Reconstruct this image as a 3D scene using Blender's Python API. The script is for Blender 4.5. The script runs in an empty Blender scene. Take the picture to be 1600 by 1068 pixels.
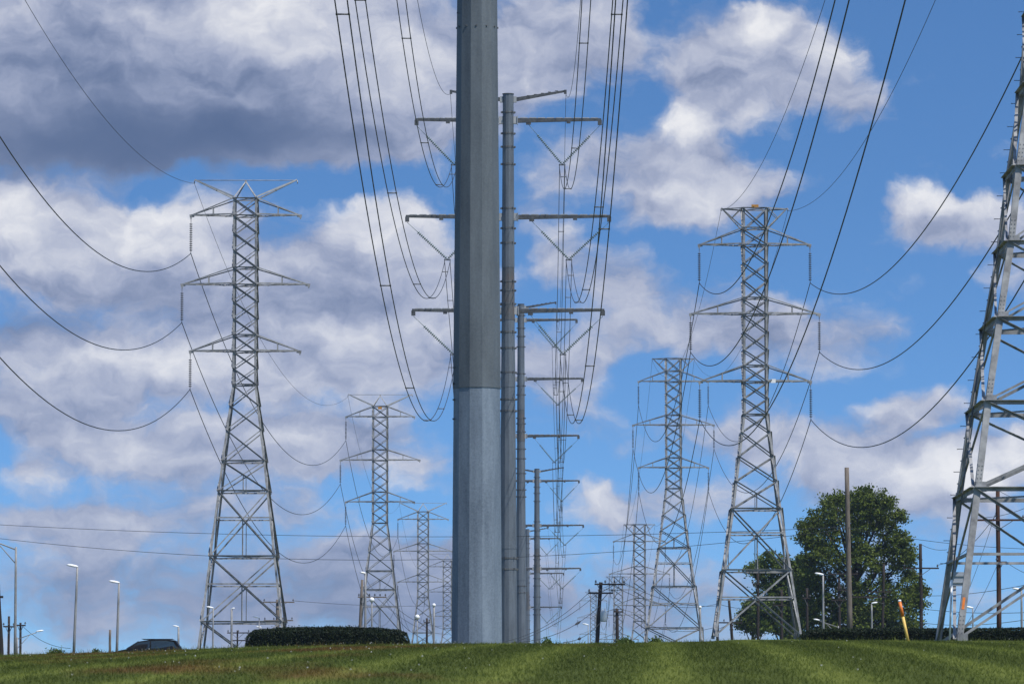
import bpy, math, random
import numpy as np
from mathutils import Vector
random.seed(7); rng = np.random.default_rng(11)
R = math.radians
scene = bpy.context.scene
COL = scene.collection

# ---------------------------------------------------------------- camera
F = 7555.0                      # focal length in photo pixels (photo 1600 wide)
EYE = 1.6
TH = math.atan((1190 - 534) / F)
CT, ST = math.cos(TH), math.sin(TH)
cam = bpy.data.cameras.new('camera'); camo = bpy.data.objects.new('camera', cam); COL.objects.link(camo)
camo.location = (0, 0, EYE); camo.rotation_euler = (math.pi / 2 + TH, 0, 0)
cam.sensor_width = 36; cam.lens = 36 * F / 1600; cam.clip_start = 0.5; cam.clip_end = 20000
cam.dof.use_dof = True; cam.dof.focus_distance = 420; cam.dof.aperture_fstop = 7.1
scene.camera = camo
def P(px, py, d):
    """point seen at photo pixel (px, py) at ground distance d"""
    x = (px - 800) / F; y = (534 - py) / F
    D = (x, CT - y * ST, ST + y * CT); k = d / D[1]
    return Vector((D[0] * k, d, D[2] * k + EYE))

# ---------------------------------------------------------------- world, sun, exposure
SUN_EL, SUN_AZ = R(58), R(136)          # azimuth measured from +Y (view direction) towards +X
scene.view_settings.view_transform = 'Standard'; scene.view_settings.look = 'None'
scene.view_settings.gamma = 1; scene.view_settings.exposure = 0.0
sl = bpy.data.lights.new('sun', 'SUN'); sl.energy = 4.8; sl.angle = R(0.5); sl.color = (1, .955, .88)
so = bpy.data.objects.new('sun', sl); COL.objects.link(so)
sd = Vector((math.sin(SUN_AZ) * math.cos(SUN_EL), math.cos(SUN_AZ) * math.cos(SUN_EL), math.sin(SUN_EL)))
so.rotation_euler = sd.to_track_quat('Z', 'Y').to_euler(); so.location = (0, 0, 80)

world = bpy.data.worlds.new('World'); scene.world = world; world.use_nodes = True
def build_world():
    nt = world.node_tree; N = nt.nodes; L = nt.links; N.clear()
    def node(t, **k):
        n = N.new(t)
        for a, b in k.items(): setattr(n, a, b)
        return n
    def put(sock, v):
        if isinstance(v, bpy.types.NodeSocket): L.new(v, sock)
        else: sock.default_value = v
    def m(op, a, b=0.0, c=0.0, clamp=False):
        n = node('ShaderNodeMath', operation=op); n.use_clamp = clamp
        put(n.inputs[0], a); put(n.inputs[1], b); put(n.inputs[2], c); return n.outputs[0]
    def vm(op, a, b=(0, 0, 0), out=0):
        n = node('ShaderNodeVectorMath', operation=op); put(n.inputs[0], a); put(n.inputs[1], b); return n.outputs[out]
    def noise(vec, scale, detail=8, rough=.55, dist=0.0):
        n = node('ShaderNodeTexNoise'); n.noise_dimensions = '3D'; put(n.inputs['Vector'], vec)
        n.inputs['Scale'].default_value = scale; n.inputs['Detail'].default_value = detail
        n.inputs['Roughness'].default_value = rough; n.inputs['Distortion'].default_value = dist; return n
    tc = node('ShaderNodeTexCoord'); D = vm('NORMALIZE', tc.outputs['Generated'])
    sp = node('ShaderNodeSeparateXYZ'); L.new(D, sp.inputs[0])
    az = m('ARCTAN2', sp.outputs[0], sp.outputs[1]); el = m('ARCSINE', sp.outputs[2])
    K = F / 100
    cb = node('ShaderNodeCombineXYZ'); put(cb.inputs[0], m('MULTIPLY', az, K)); put(cb.inputs[1], m('MULTIPLY', el, K))
    q0 = cb.outputs[0]                       # sky coordinates: azimuth, elevation (unit: about 0.76 degree)
    w1 = noise(q0, .75, 5, .55); w2 = noise(q0, 2.6, 4, .5)
    warp = vm('SUBTRACT', w1.outputs['Color'], (.5, .5, .5)); warp2 = vm('SUBTRACT', w2.outputs['Color'], (.5, .5, .5))
    q = vm('ADD', q0, vm('MULTIPLY', warp, (1.5, .9, 0)))
    q = vm('ADD', q, vm('MULTIPLY', warp2, (.34, .28, 0)))
    qs = vm('MULTIPLY', q, (1, 1, 0))
    def field(blobs, start, src):
        acc = start
        for (px, py, rx, ry, w) in blobs:
            p = P(px, py, 1000.0); p.z -= EYE; p.normalize()
            c = (math.atan2(p.x, p.y) * K, math.asin(p.z) * K, 0)
            v = vm('MULTIPLY', vm('SUBTRACT', src, c), (100 / rx, 100 / ry, 0))
            d = m('SUBTRACT', 1.0, vm('DOT_PRODUCT', v, v, out=1), clamp=True)
            acc = m('MULTIPLY_ADD', m('MULTIPLY', d, d), w, acc)
        return acc
    cover = CLOUD_COVER; tone = CLOUD_TONE
    # light cumulus relief: noise compared with itself a little towards the sun
    qn = vm('MULTIPLY', qs, (.68, 1.08, 1))
    na = noise(qn, .95, 10, .57); nb = noise(vm('ADD', qn, (.09, .28, 0)), .95, 10, .57)
    relief = m('SUBTRACT', na.outputs[0], nb.outputs[0])
    nl = noise(vm('MULTIPLY', q0, (.55, 1.0, 1)), .42, 4, .5)
    C = field(cover, 0.0, qs)
    # away from the part of the sky the clouds below are placed in, plain broken cloud
    out_front = m('SUBTRACT', 1.0, m('MULTIPLY', m('ABSOLUTE', m('ADD', az, 0.0)), 6.0), clamp=True)
    far = m('SUBTRACT', m('ABSOLUTE', az), .13); far = m('MULTIPLY', far, 12.0, clamp=True)
    hi = m('MULTIPLY', m('SUBTRACT', el, .17), 14.0, clamp=True)
    far = m('MAXIMUM', far, hi)
    C = m('MULTIPLY_ADD', far, m('MULTIPLY', m('SUBTRACT', nl.outputs[0], .53), 5.0, clamp=True), C)
    dens = m('ADD', m('MULTIPLY', C, 1.0), m('MULTIPLY', m('SUBTRACT', na.outputs[0], .5), 1.4))
    a = node('ShaderNodeMapRange'); a.interpolation_type = 'SMOOTHSTEP'; put(a.inputs[0], dens)
    a.inputs[1].default_value = .10; a.inputs[2].default_value = .60
    T = field(tone, .53, qs)
    T = m('ADD', T, m('MULTIPLY', relief, m('MULTIPLY_ADD', T, 2.4, -.15, clamp=True)))
    T = m('ADD', T, 0.0)
    T = m('ADD', T, m('MULTIPLY', m('SUBTRACT', nl.outputs[0], .5), .35))
    # thin edges take the light tone, thick bellies the grey one
    T = m('MULTIPLY_ADD', m('SUBTRACT', dens, .6), -.05, T)
    ramp = node('ShaderNodeValToRGB'); put(ramp.inputs[0], T); cr = ramp.color_ramp; cr.interpolation = 'B_SPLINE'
    for i, (p, c) in enumerate(CLOUD_RAMP):
        e = cr.elements[i] if i < 2 else cr.elements.new(p)
        e.position = p; e.color = (*c, 1)
    sky = node('ShaderNodeTexSky', sky_type='NISHITA'); sky.sun_disc = False
    sky.sun_elevation = SUN_EL; sky.sun_rotation = SUN_AZ; sky.altitude = 50
    sky.air_density = 1.0; sky.dust_density = .5; sky.ozone_density = 2.0
    # read the clear sky a little higher up than the horizon: the air was clean that day
    s2 = node('ShaderNodeSeparateXYZ'); L.new(D, s2.inputs[0])
    cz = node('ShaderNodeCombineXYZ'); put(cz.inputs[0], s2.outputs[0]); put(cz.inputs[1], s2.outputs[1])
    put(cz.inputs[2], m('MULTIPLY_ADD', s2.outputs[2], SKY_LIFT[0], SKY_LIFT[1])); L.new(vm('NORMALIZE', cz.outputs[0]), sky.inputs[0])
    tint = vm('MULTIPLY', sky.outputs[0], SKY_TINT)
    bg = node('ShaderNodeBackground'); put(bg.inputs[0], tint); bg.inputs[1].default_value = SKY_STRENGTH
    bc = node('ShaderNodeBackground'); put(bc.inputs[0], ramp.outputs[0]); bc.inputs[1].default_value = 1.0
    mx = node('ShaderNodeMixShader'); put(mx.inputs[0], m('MULTIPLY', a.outputs[0], .93)); L.new(bg.outputs[0], mx.inputs[1]); L.new(bc.outputs[0], mx.inputs[2])
    o = node('ShaderNodeOutputWorld'); L.new(mx.outputs[0], o.inputs[0])
SKY_STRENGTH = .12; SKY_TINT = (.64, 1.0, 1.30); SKY_LIFT = (3.2, .035)
# cloud banks: photo x, y, half width, half height, amount
CLOUD_COVER = [
 (200,90,520,230,1.3),(560,110,330,200,1.2),(60,200,330,110,.9),(420,215,330,80,.6),(700,150,180,140,.7),(860,70,170,150,.9),(960,20,90,100,.5),
 (100,400,260,150,1.0),(300,400,190,150,.9),(470,470,230,150,.6),(620,430,220,150,1.0),(600,350,110,70,.6),(30,330,120,80,.5),
 (190,560,420,90,.65),(560,560,300,90,.7),(250,700,330,80,.45),(120,790,260,50,.35),(480,690,150,70,.55),(650,740,90,50,.6),(30,740,90,40,.4),(520,860,320,40,.15),
 (1140,110,190,130,.95),(1270,90,110,110,.75),(1180,40,70,60,.5),(1060,220,110,80,.7),(1110,290,170,90,.95),(930,260,130,90,.6),(1010,330,110,50,.4),
 (1345,160,70,70,.55),(1440,345,110,75,1.0),(1550,345,110,75,.85),(1600,430,80,70,.4),
 (960,430,150,70,.5),(1060,500,230,100,.7),(1290,530,210,80,.55),(860,360,90,120,.4),(880,560,150,90,.45),
 (1430,640,120,50,.6),(1330,700,260,70,.55),(1450,750,260,75,.85),(1570,710,120,70,.7),(950,790,140,70,.65),(1130,780,140,60,.55),(1060,690,200,60,.25),
 (250,930,800,190,.50),(1000,950,900,150,.46),(300,650,560,150,.42),(520,520,260,60,.40),(560,690,150,70,.45),(80,640,200,60,.42),(380,780,260,70,.42),(120,820,240,50,.42),(860,620,140,120,.35),(1200,660,200,80,.42),(700,860,300,60,.35),(1460,820,260,60,.4)]
CLOUD_TONE = [
 (280,190,460,120,-.10),(60,150,240,130,-.06),(430,250,330,60,-.08),(330,480,300,60,-.10),(60,560,200,50,.12),(500,600,300,50,.08),
 (200,225,480,100,-.30),(60,270,260,70,-.18),(120,60,260,130,-.10),(480,190,240,70,-.15),(640,235,200,50,-.10),(30,520,200,60,-.28),(200,470,180,60,-.13),
 (450,30,170,90,.28),(600,70,150,120,.12),(20,340,120,70,.35),(130,400,130,70,.18),(270,360,150,100,.30),(600,340,170,80,.28),(650,420,150,100,.10),
 (1180,40,70,60,.42),(1280,60,80,80,.20),(1060,200,80,50,.45),(1110,290,130,70,.25),(1130,340,160,40,.02),
 (1440,315,90,50,.45),(1550,330,80,50,.20),(1440,395,120,30,-.12),(1470,740,200,55,.42),(1580,700,90,50,.40),(1250,540,160,50,-.08),(1140,770,110,40,.25),
 (930,790,90,50,.25),(640,740,80,45,.30),(230,580,300,40,.10),(470,680,110,40,.18),(30,745,90,30,.25),(220,710,120,35,.18),(600,130,260,120,.12),(330,20,200,60,.14),(120,20,200,50,.10),(620,520,220,50,.15),(250,565,300,35,.10),(450,950,1000,150,-.16),(1200,960,600,120,-.10),(300,800,400,60,-.02)]
CLOUD_RAMP = [(0.0,(.075,.12,.235)),(1.0,(.98,.97,.96)),(.25,(.165,.215,.35)),(.5,(.37,.415,.57)),(.75,(.66,.68,.76))]
build_world()

# ---------------------------------------------------------------- terrain height
CREST = [(-400,1024),(0,1021),(200,1016),(350,1010),(500,1006),(700,1003),(900,1003),(1150,999.5),(1300,998.5),(1600,1000),(2000,1004)]
def sstep(a, b, x):
    t = np.clip((x - a) / (b - a), 0, 1); return t * t * (3 - 2 * t)
def ground(X, Y):
    X = np.asarray(X, float); Y = np.asarray(Y, float)
    d = np.maximum(Y, 1e-3); px = np.clip(800 + F * X / np.maximum(d, 25), -400, 2000)
    cy = np.interp(px, [c[0] for c in CREST], [c[1] for c in CREST])
    z = -1.6 + .04745 * d - .0000772 * d * d
    left = np.where(d < 300, z, 5.69 + .9 * sstep(300, 430, d))
    right = np.where(d < 144, z, np.where(d < 425, .02524 * d, np.minimum(.02524 * 425 + (d - 425) * .001, 10.95)))
    right = right - 3.6 * sstep(720, 900, d)
    wr = sstep(880, 1160, px)
    h = left * (1 - wr) + right * wr
    h = h - (cy - 999.3 + 5) / F * d * sstep(40, 120, d) * (1 - sstep(190, 260, d))
    h = h + EYE
    return np.where(Y <= 0, 0.0 + Y * 0.004, h)
def gz(X, Y): return float(ground(X, Y))

# ---------------------------------------------------------------- mesh helpers
def ortho(a, ref=None):
    a = a.normalized(); ref = Vector(ref) if ref else Vector((0, 0, 1))
    if abs(a.dot(ref.normalized())) > .98: ref = Vector((0, 1, 0)) if abs(a.y) < .9 else Vector((1, 0, 0))
    u = (ref - a * ref.dot(a)).normalized(); return a, u, a.cross(u).normalized()
class MB:
    def __init__(s): s.v = []; s.f = []; s.sm = []
    def add(s, vs, fs, smooth=False):
        o = len(s.v); s.v += [tuple(v) for v in vs]; s.f += [tuple(i + o for i in f) for f in fs]; s.sm += [smooth] * len(fs)
    def extrude(s, prof, a, b, u, w, k2=1.0, smooth=False):
        a = Vector(a); b = Vector(b); n = len(prof)
        vs = [a + u * x + w * y for x, y in prof] + [b + u * x * k2 + w * y * k2 for x, y in prof]
        fs = [(i, (i + 1) % n, n + (i + 1) % n, n + i) for i in range(n)] + [tuple(range(n))[::-1], tuple(range(n, 2 * n))]
        s.add(vs, fs, smooth)
    def angle(s, a, b, w, e1, e2=None, t=None):
        a = Vector(a); b = Vector(b); t = t or max(.018, w * .14)
        d, u, x = ortho(b - a, e1)
        if e2 is not None and x.dot(Vector(e2)) < 0: x = -x
        s.extrude([(0, 0), (w, 0), (w, t), (t, t), (t, w), (0, w)], a, b, u, x)
    def bar(s, a, b, w, h=None, up=None, k2=1.0):
        h = h or w; a = Vector(a); b = Vector(b); d, u, x = ortho(b - a, up)
        s.extrude([(-h / 2, -w / 2), (h / 2, -w / 2), (h / 2, w / 2), (-h / 2, w / 2)], a, b, u, x, k2)
    def box(s, c, sz):
        c = Vector(c); s.bar(c - Vector((0, 0, sz[2] / 2)), c + Vector((0, 0, sz[2] / 2)), sz[0], sz[1], up=(0, 1, 0))
    def rod(s, a, b, r, r2=None, n=8, smooth=True, ph=0):
        a = Vector(a); b = Vector(b); d, u, x = ortho(b - a)
        pr = [(math.cos(ph + 2 * math.pi * i / n) * r, math.sin(ph + 2 * math.pi * i / n) * r) for i in range(n)]
        s.extrude(pr, a, b, u, x, (r2 / r) if r2 else 1.0, smooth)
    def lathe(s, a, axis, prof, n=12, smooth=True, ph=0):
        """prof: (distance along axis, radius)"""
        a = Vector(a); d, u, x = ortho(Vector(axis)); vs = []; fs = []
        for (h, r) in prof:
            for i in range(n):
                t = ph + 2 * math.pi * i / n; vs.append(a + d * h + u * math.cos(t) * r + x * math.sin(t) * r)
        for j in range(len(prof) - 1):
            for i in range(n):
                k = (i + 1) % n; fs.append((j * n + i, j * n + k, (j + 1) * n + k, (j + 1) * n + i))
        fs.append(tuple(range(n))[::-1]); fs.append(tuple((len(prof) - 1) * n + i for i in range(n)))
        s.add(vs, fs, smooth)
    def tube(s, pts, r, n=5):
        o = len(s.v); m_ = len(pts)
        for i, p in enumerate(pts):
            d = pts[min(i + 1, m_ - 1)] - pts[max(i - 1, 0)]; _, u, x = ortho(d)
            rr = r[i] if isinstance(r, (list, tuple)) else r
            for k in range(n):
                t = 2 * math.pi * k / n; s.v.append(tuple(p + u * math.cos(t) * rr + x * math.sin(t) * rr))
        for i in range(m_ - 1):
            for k in range(n):
                s.f.append((o + i * n + k, o + i * n + (k + 1) % n, o + (i + 1) * n + (k + 1) % n, o + (i + 1) * n + k)); s.sm.append(True)
        s.f.append(tuple(o + k for k in range(n))[::-1]); s.sm.append(False)
        s.f.append(tuple(o + (m_ - 1) * n + k for k in range(n))); s.sm.append(False)
    def build(s, name, mat, parent=None, loc=None):
        me = bpy.data.meshes.new(name); me.from_pydata(s.v, [], s.f); me.polygons.foreach_set('use_smooth', s.sm)
        me.update()
        me.materials.append(mat); o = bpy.data.objects.new(name, me); COL.objects.link(o)
        if parent: o.parent = parent
        if loc: o.location = loc
        return o
def tag(o, label=None, cat=None, group=None, kind=None):
    if label: o['label'] = label
    if cat: o['category'] = cat
    if group: o['group'] = group
    if kind: o['kind'] = kind
    return o
def empty(name, loc=(0, 0, 0), rz=0):
    o = bpy.data.objects.new(name, None); COL.objects.link(o); o.location = loc; o.rotation_euler = (0, 0, rz); o.empty_display_size = .3
    return o
def copy_tree(o, parent=None):
    kids = [c for c in bpy.data.objects if c.parent == o]
    c = o.copy(); COL.objects.link(c); c.parent = parent
    for k in kids: copy_tree(k, c)
    return c

# ---------------------------------------------------------------- materials
def mat(name, base, rough=.6, metal=0.0, var=None, vscale=3.0, stretch=(1, 1, 1), spec=.5, bump=0.0, bscale=30, extra=None, lo=.35, hi=.65):
    m_ = bpy.data.materials.new(name); m_.use_nodes = True; nt = m_.node_tree; b = nt.nodes['Principled BSDF']
    b.inputs['Base Color'].default_value = (*base, 1); b.inputs['Roughness'].default_value = rough
    b.inputs['Metallic'].default_value = metal; b.inputs['Specular IOR Level'].default_value = spec
    g = nt.nodes.new('ShaderNodeTexCoord'); mp = nt.nodes.new('ShaderNodeMapping'); mp.inputs['Scale'].default_value = stretch
    nt.links.new(g.outputs['Object'], mp.inputs[0])
    if var:
        n = nt.nodes.new('ShaderNodeTexNoise'); n.inputs['Scale'].default_value = vscale; n.inputs['Detail'].default_value = 6; n.inputs['Roughness'].default_value = .65
        nt.links.new(mp.outputs[0], n.inputs['Vector'])
        r = nt.nodes.new('ShaderNodeValToRGB'); r.color_ramp.elements[0].position = lo; r.color_ramp.elements[1].position = hi
        r.color_ramp.elements[0].color = (*base, 1); r.color_ramp.elements[1].color = (*var, 1)
        nt.links.new(n.outputs[0], r.inputs[0]); nt.links.new(r.outputs[0], b.inputs['Base Color'])
        m_['ramp'] = r.name
    if bump:
        n2 = nt.nodes.new('ShaderNodeTexNoise'); n2.inputs['Scale'].default_value = bscale; n2.inputs['Detail'].default_value = 4
        nt.links.new(mp.outputs[0], n2.inputs['Vector']); bp = nt.nodes.new('ShaderNodeBump'); bp.inputs['Strength'].default_value = bump
        nt.links.new(n2.outputs[0], bp.inputs['Height']); nt.links.new(bp.outputs[0], b.inputs['Normal'])
    return m_
M = {}
M['galv'] = mat('weathered galvanised angle steel', (.15, .15, .155), .6, .1, (.35, .35, .35), 1.6)
M['galv_light'] = mat('bright galvanised steel', (.30, .31, .32), .55, .15, (.42, .42, .43), 2)
M['galv_dark'] = mat('dull grey steel', (.07, .075, .08), .6, .2, (.13, .135, .14), 2)
M['arm'] = mat('grey arm steel', (.035, .038, .042), .6, .1, (.09, .095, .10), 3)
M['wire'] = mat('weathered aluminium conductor', (.035, .037, .042), .6, .3)
M['disc'] = mat('dark glazed insulator', (.035, .035, .04), .3)
M['disc_pale'] = mat('grey green glass insulator', (.12, .17, .16), .25)
M['wood'] = mat('weathered pole wood', (.10, .082, .066), .9, 0, (.20, .17, .145), 5, (3, 3, .25), .2)
M['wood_red'] = mat('creosoted red brown pole wood', (.045, .022, .015), .9, 0, (.09, .048, .033), 5, (3, 3, .25), .2)
M['wood_dark'] = mat('dark pole wood', (.022, .018, .015), .9, 0, (.05, .04, .034), 5, (3, 3, .25), .2)
M['lamp_pole'] = mat('aluminium lamp column', (.30, .30, .30), .6, .1, (.20, .20, .205), 3)
M['lamp_head'] = mat('white painted lamp housing', (.80, .80, .80), .45)
M['yellow'] = mat('yellow marker paint', (.80, .55, .14), .55, 0, (.68, .45, .10), 5)
M['orange'] = mat('orange marker paint', (.85, .22, .02), .5, 0, (.62, .16, .02), 6)
M['ochre'] = mat('ochre marker paint', (.50, .24, .03), .6, 0, (.38, .17, .02), 6); M['wood_black'] = mat('tarred black pole wood', (.010, .009, .008), .9, 0, (.022, .018, .016), 5, (3, 3, .25))
M['white'] = mat('white plastic', (.8, .8, .8), .5); M['petal'] = mat('clover petals', (.55, .55, .5), .8)
M['plate'] = mat('grey equipment plate', (.33, .36, .40), .55, .1)
M['paint'] = mat('dark grey car paint', (.006, .006, .007), .5, 0, spec=.2)
M['glass'] = mat('tinted car glass', (.02, .03, .035), .05, 0, spec=.8)
M['rubber'] = mat('tyre rubber', (.02, .02, .02), .85)
M['bark'] = mat('tree bark', (.06, .045, .032), .95, 0, (.11, .085, .06), 4, (2, 2, .4))
M['transformer'] = mat('pale grey transformer can', (.55, .58, .60), .5)
M['asphalt'] = mat('asphalt', (.045, .045, .048), .9, 0, (.06, .06, .06), 6)

def pole_mat(name, c0, c1, rust=0.0):
    """galvanised plate: spangle, long vertical run-off streaks, blotches"""
    m_ = bpy.data.materials.new(name); m_.use_nodes = True; nt = m_.node_tree; L = nt.links; b = nt.nodes['Principled BSDF']
    b.inputs['Metallic'].default_value = .12; b.inputs['Roughness'].default_value = .5
    g = nt.nodes.new('ShaderNodeTexCoord')
    def nz(scale, st, det, rough=.6, kind='n'):
        mp = nt.nodes.new('ShaderNodeMapping'); mp.inputs['Scale'].default_value = st; L.new(g.outputs['Object'], mp.inputs[0])
        n = nt.nodes.new('ShaderNodeTexNoise' if kind == 'n' else 'ShaderNodeTexVoronoi'); n.inputs['Scale'].default_value = scale
        if kind == 'n': n.inputs['Detail'].default_value = det; n.inputs['Roughness'].default_value = rough
        L.new(mp.outputs[0], n.inputs['Vector']); return n
    def mth(op, a, b_, c=0.0):
        n = nt.nodes.new('ShaderNodeMath'); n.operation = op
        for i, x in enumerate((a, b_, c)):
            if isinstance(x, bpy.types.NodeSocket): L.new(x, n.inputs[i])
            else: n.inputs[i].default_value = x
        return n.outputs[0]
    st = nz(2.2, (1.6, 1.6, .14), 5); bl = nz(.55, (1, 1, .55), 6); sp = nz(16, (1, 1, .8), 3, .7); vo = nz(24, (1, 1, 1), 0, kind='v')
    x = mth('ADD', mth('MULTIPLY', st.outputs[0], .75), mth('MULTIPLY', bl.outputs[0], .55))
    x = mth('ADD', x, mth('MULTIPLY', sp.outputs[0], .30))
    sv = nt.nodes.new('ShaderNodeSeparateColor'); L.new(vo.outputs['Color'], sv.inputs[0])
    x = mth('ADD', x, mth('MULTIPLY', sv.outputs[0], .13))
    r = nt.nodes.new('ShaderNodeMapRange'); L.new(x, r.inputs[0]); r.inputs[1].default_value = .60; r.inputs[2].default_value = 1.08
    mx = nt.nodes.new('ShaderNodeMix'); mx.data_type = 'RGBA'; L.new(r.outputs[0], mx.inputs[0]); mx.inputs[6].default_value = (*c0, 1); mx.inputs[7].default_value = (*c1, 1)
    out = mx.outputs[2]
    if rust:
        rn = nz(1.1, (1, 1, .5), 6); rr = nt.nodes.new('ShaderNodeMapRange'); L.new(rn.outputs[0], rr.inputs[0]); rr.inputs[1].default_value = .5; rr.inputs[2].default_value = .72; rr.inputs[4].default_value = rust
        m2 = nt.nodes.new('ShaderNodeMix'); m2.data_type = 'RGBA'; L.new(rr.outputs[0], m2.inputs[0]); L.new(out, m2.inputs[6]); m2.inputs[7].default_value = (.16, .105, .07, 1); out = m2.outputs[2]
    L.new(out, b.inputs['Base Color'])
    L.new(mth('MULTIPLY_ADD', bl.outputs[0], -.25, .62), b.inputs['Roughness'])
    bp = nt.nodes.new('ShaderNodeBump'); bp.inputs['Strength'].default_value = .12; bp.inputs['Distance'].default_value = .02; L.new(sp.outputs[0], bp.inputs['Height']); L.new(bp.outputs[0], b.inputs['Normal'])
    return m_
M['pole_low'] = pole_mat('bright galvanised pole plate', (.09, .118, .155), (.225, .27, .325))
M['pole_up'] = pole_mat('dull galvanised pole plate', (.068, .081, .092), (.14, .158, .172))
M['pole_far'] = pole_mat('galvanised pole plate', (.065, .078, .095), (.15, .172, .198))
M['pole_rust'] = pole_mat('rust stained pole plate', (.06, .065, .07), (.12, .12, .12), .8)

# ---------------------------------------------------------------- ground and grass
def grass_nodes(nt, out_sock, blade):
    L = nt.links
    geo = nt.nodes.new('ShaderNodeNewGeometry'); sp = nt.nodes.new('ShaderNodeSeparateXYZ'); L.new(geo.outputs['Position'], sp.inputs[0])
    def mth(op, a, b_, c=0.0, clamp=False):
        n = nt.nodes.new('ShaderNodeMath'); n.operation = op; n.use_clamp = clamp
        for i, x in enumerate((a, b_, c)):
            if isinstance(x, bpy.types.NodeSocket): L.new(x, n.inputs[i])
            else: n.inputs[i].default_value = x
        return n.outputs[0]
    cb = nt.nodes.new('ShaderNodeCombineXYZ'); L.new(sp.outputs[0], cb.inputs[0]); L.new(mth('MULTIPLY', sp.outputs[1], .12), cb.inputs[1])
    def nz(scale, det):
        n = nt.nodes.new('ShaderNodeTexNoise'); n.inputs['Scale'].default_value = scale; n.inputs['Detail'].default_value = det; n.inputs['Roughness'].default_value = .6
        L.new(cb.outputs[0], n.inputs['Vector']); return n.outputs[0]
    n1 = nz(.35, 3); n2 = nz(1.6, 5); n3 = nz(9, 3)
    s = mth('SUBTRACT', sp.outputs[0], mth('MULTIPLY', sp.outputs[1], .03))       # mown strips run with the power line
    s = mth('ADD', s, mth('MULTIPLY', n1, .9))
    st = mth('SINE', mth('MULTIPLY', s, 2 * math.pi / 2.3), 0)
    f = mth('MULTIPLY_ADD', mth('POWER', mth('MULTIPLY_ADD', st, .5, .5), 2.5), .34, .34)
    f = mth('ADD', f, mth('MULTIPLY', mth('SUBTRACT', n2, .5), .6)); f = mth('ADD', f, mth('MULTIPLY', mth('SUBTRACT', n3, .5), .3), clamp=True)
    r = nt.nodes.new('ShaderNodeValToRGB'); L.new(f, r.inputs[0]); e = r.color_ramp.elements
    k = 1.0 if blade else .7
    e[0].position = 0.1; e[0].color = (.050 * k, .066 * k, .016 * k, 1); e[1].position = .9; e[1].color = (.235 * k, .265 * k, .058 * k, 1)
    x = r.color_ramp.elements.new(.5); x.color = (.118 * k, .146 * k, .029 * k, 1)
    # patches of red brown sorrel and dry thatch, mostly on the left side of the lawn
    cb2 = nt.nodes.new('ShaderNodeCombineXYZ'); L.new(sp.outputs[0], cb2.inputs[0]); L.new(mth('MULTIPLY', sp.outputs[1], .22), cb2.inputs[1]); cb2.inputs[2].default_value = 4.4
    np_ = nt.nodes.new('ShaderNodeTexNoise'); np_.inputs['Scale'].default_value = .33; np_.inputs['Detail'].default_value = 4; L.new(cb2.outputs[0], np_.inputs['Vector'])
    side = mth('MULTIPLY_ADD', sp.outputs[0], -.035, .02)
    side = mth('MINIMUM', side, .12)
    pm = mth('MULTIPLY', mth('SUBTRACT', mth('ADD', np_.outputs[0], side), .60), 7.0, clamp=True); pm = mth('MULTIPLY', pm, .6)
    mx = nt.nodes.new('ShaderNodeMix'); mx.data_type = 'RGBA'; L.new(pm, mx.inputs[0]); L.new(r.outputs[0], mx.inputs[6]); mx.inputs[7].default_value = (.17 * k, .07 * k, .03 * k, 1)
    L.new(mx.outputs[2], out_sock)
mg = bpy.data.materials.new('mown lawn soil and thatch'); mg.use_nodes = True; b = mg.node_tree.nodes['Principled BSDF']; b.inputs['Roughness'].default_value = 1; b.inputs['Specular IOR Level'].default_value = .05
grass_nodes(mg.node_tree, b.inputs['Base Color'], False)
mb_ = bpy.data.materials.new('grass blades'); mb_.use_nodes = True; nt = mb_.node_tree; b = nt.nodes['Principled BSDF']; b.inputs['Roughness'].default_value = .7; b.inputs['Specular IOR Level'].default_value = .15
grass_nodes(nt, b.inputs['Base Color'], True)
tr = nt.nodes.new('ShaderNodeBsdfTranslucent'); nt.links.new(b.inputs['Base Color'].links[0].from_socket, tr.inputs[0]); ms = nt.nodes.new('ShaderNodeMixShader'); ms.inputs[0].default_value = .45
nt.links.new(b.outputs[0], ms.inputs[1]); nt.links.new(tr.outputs[0], ms.inputs[2]); nt.links.new(ms.outputs[0], nt.nodes['Material Output'].inputs[0])
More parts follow.
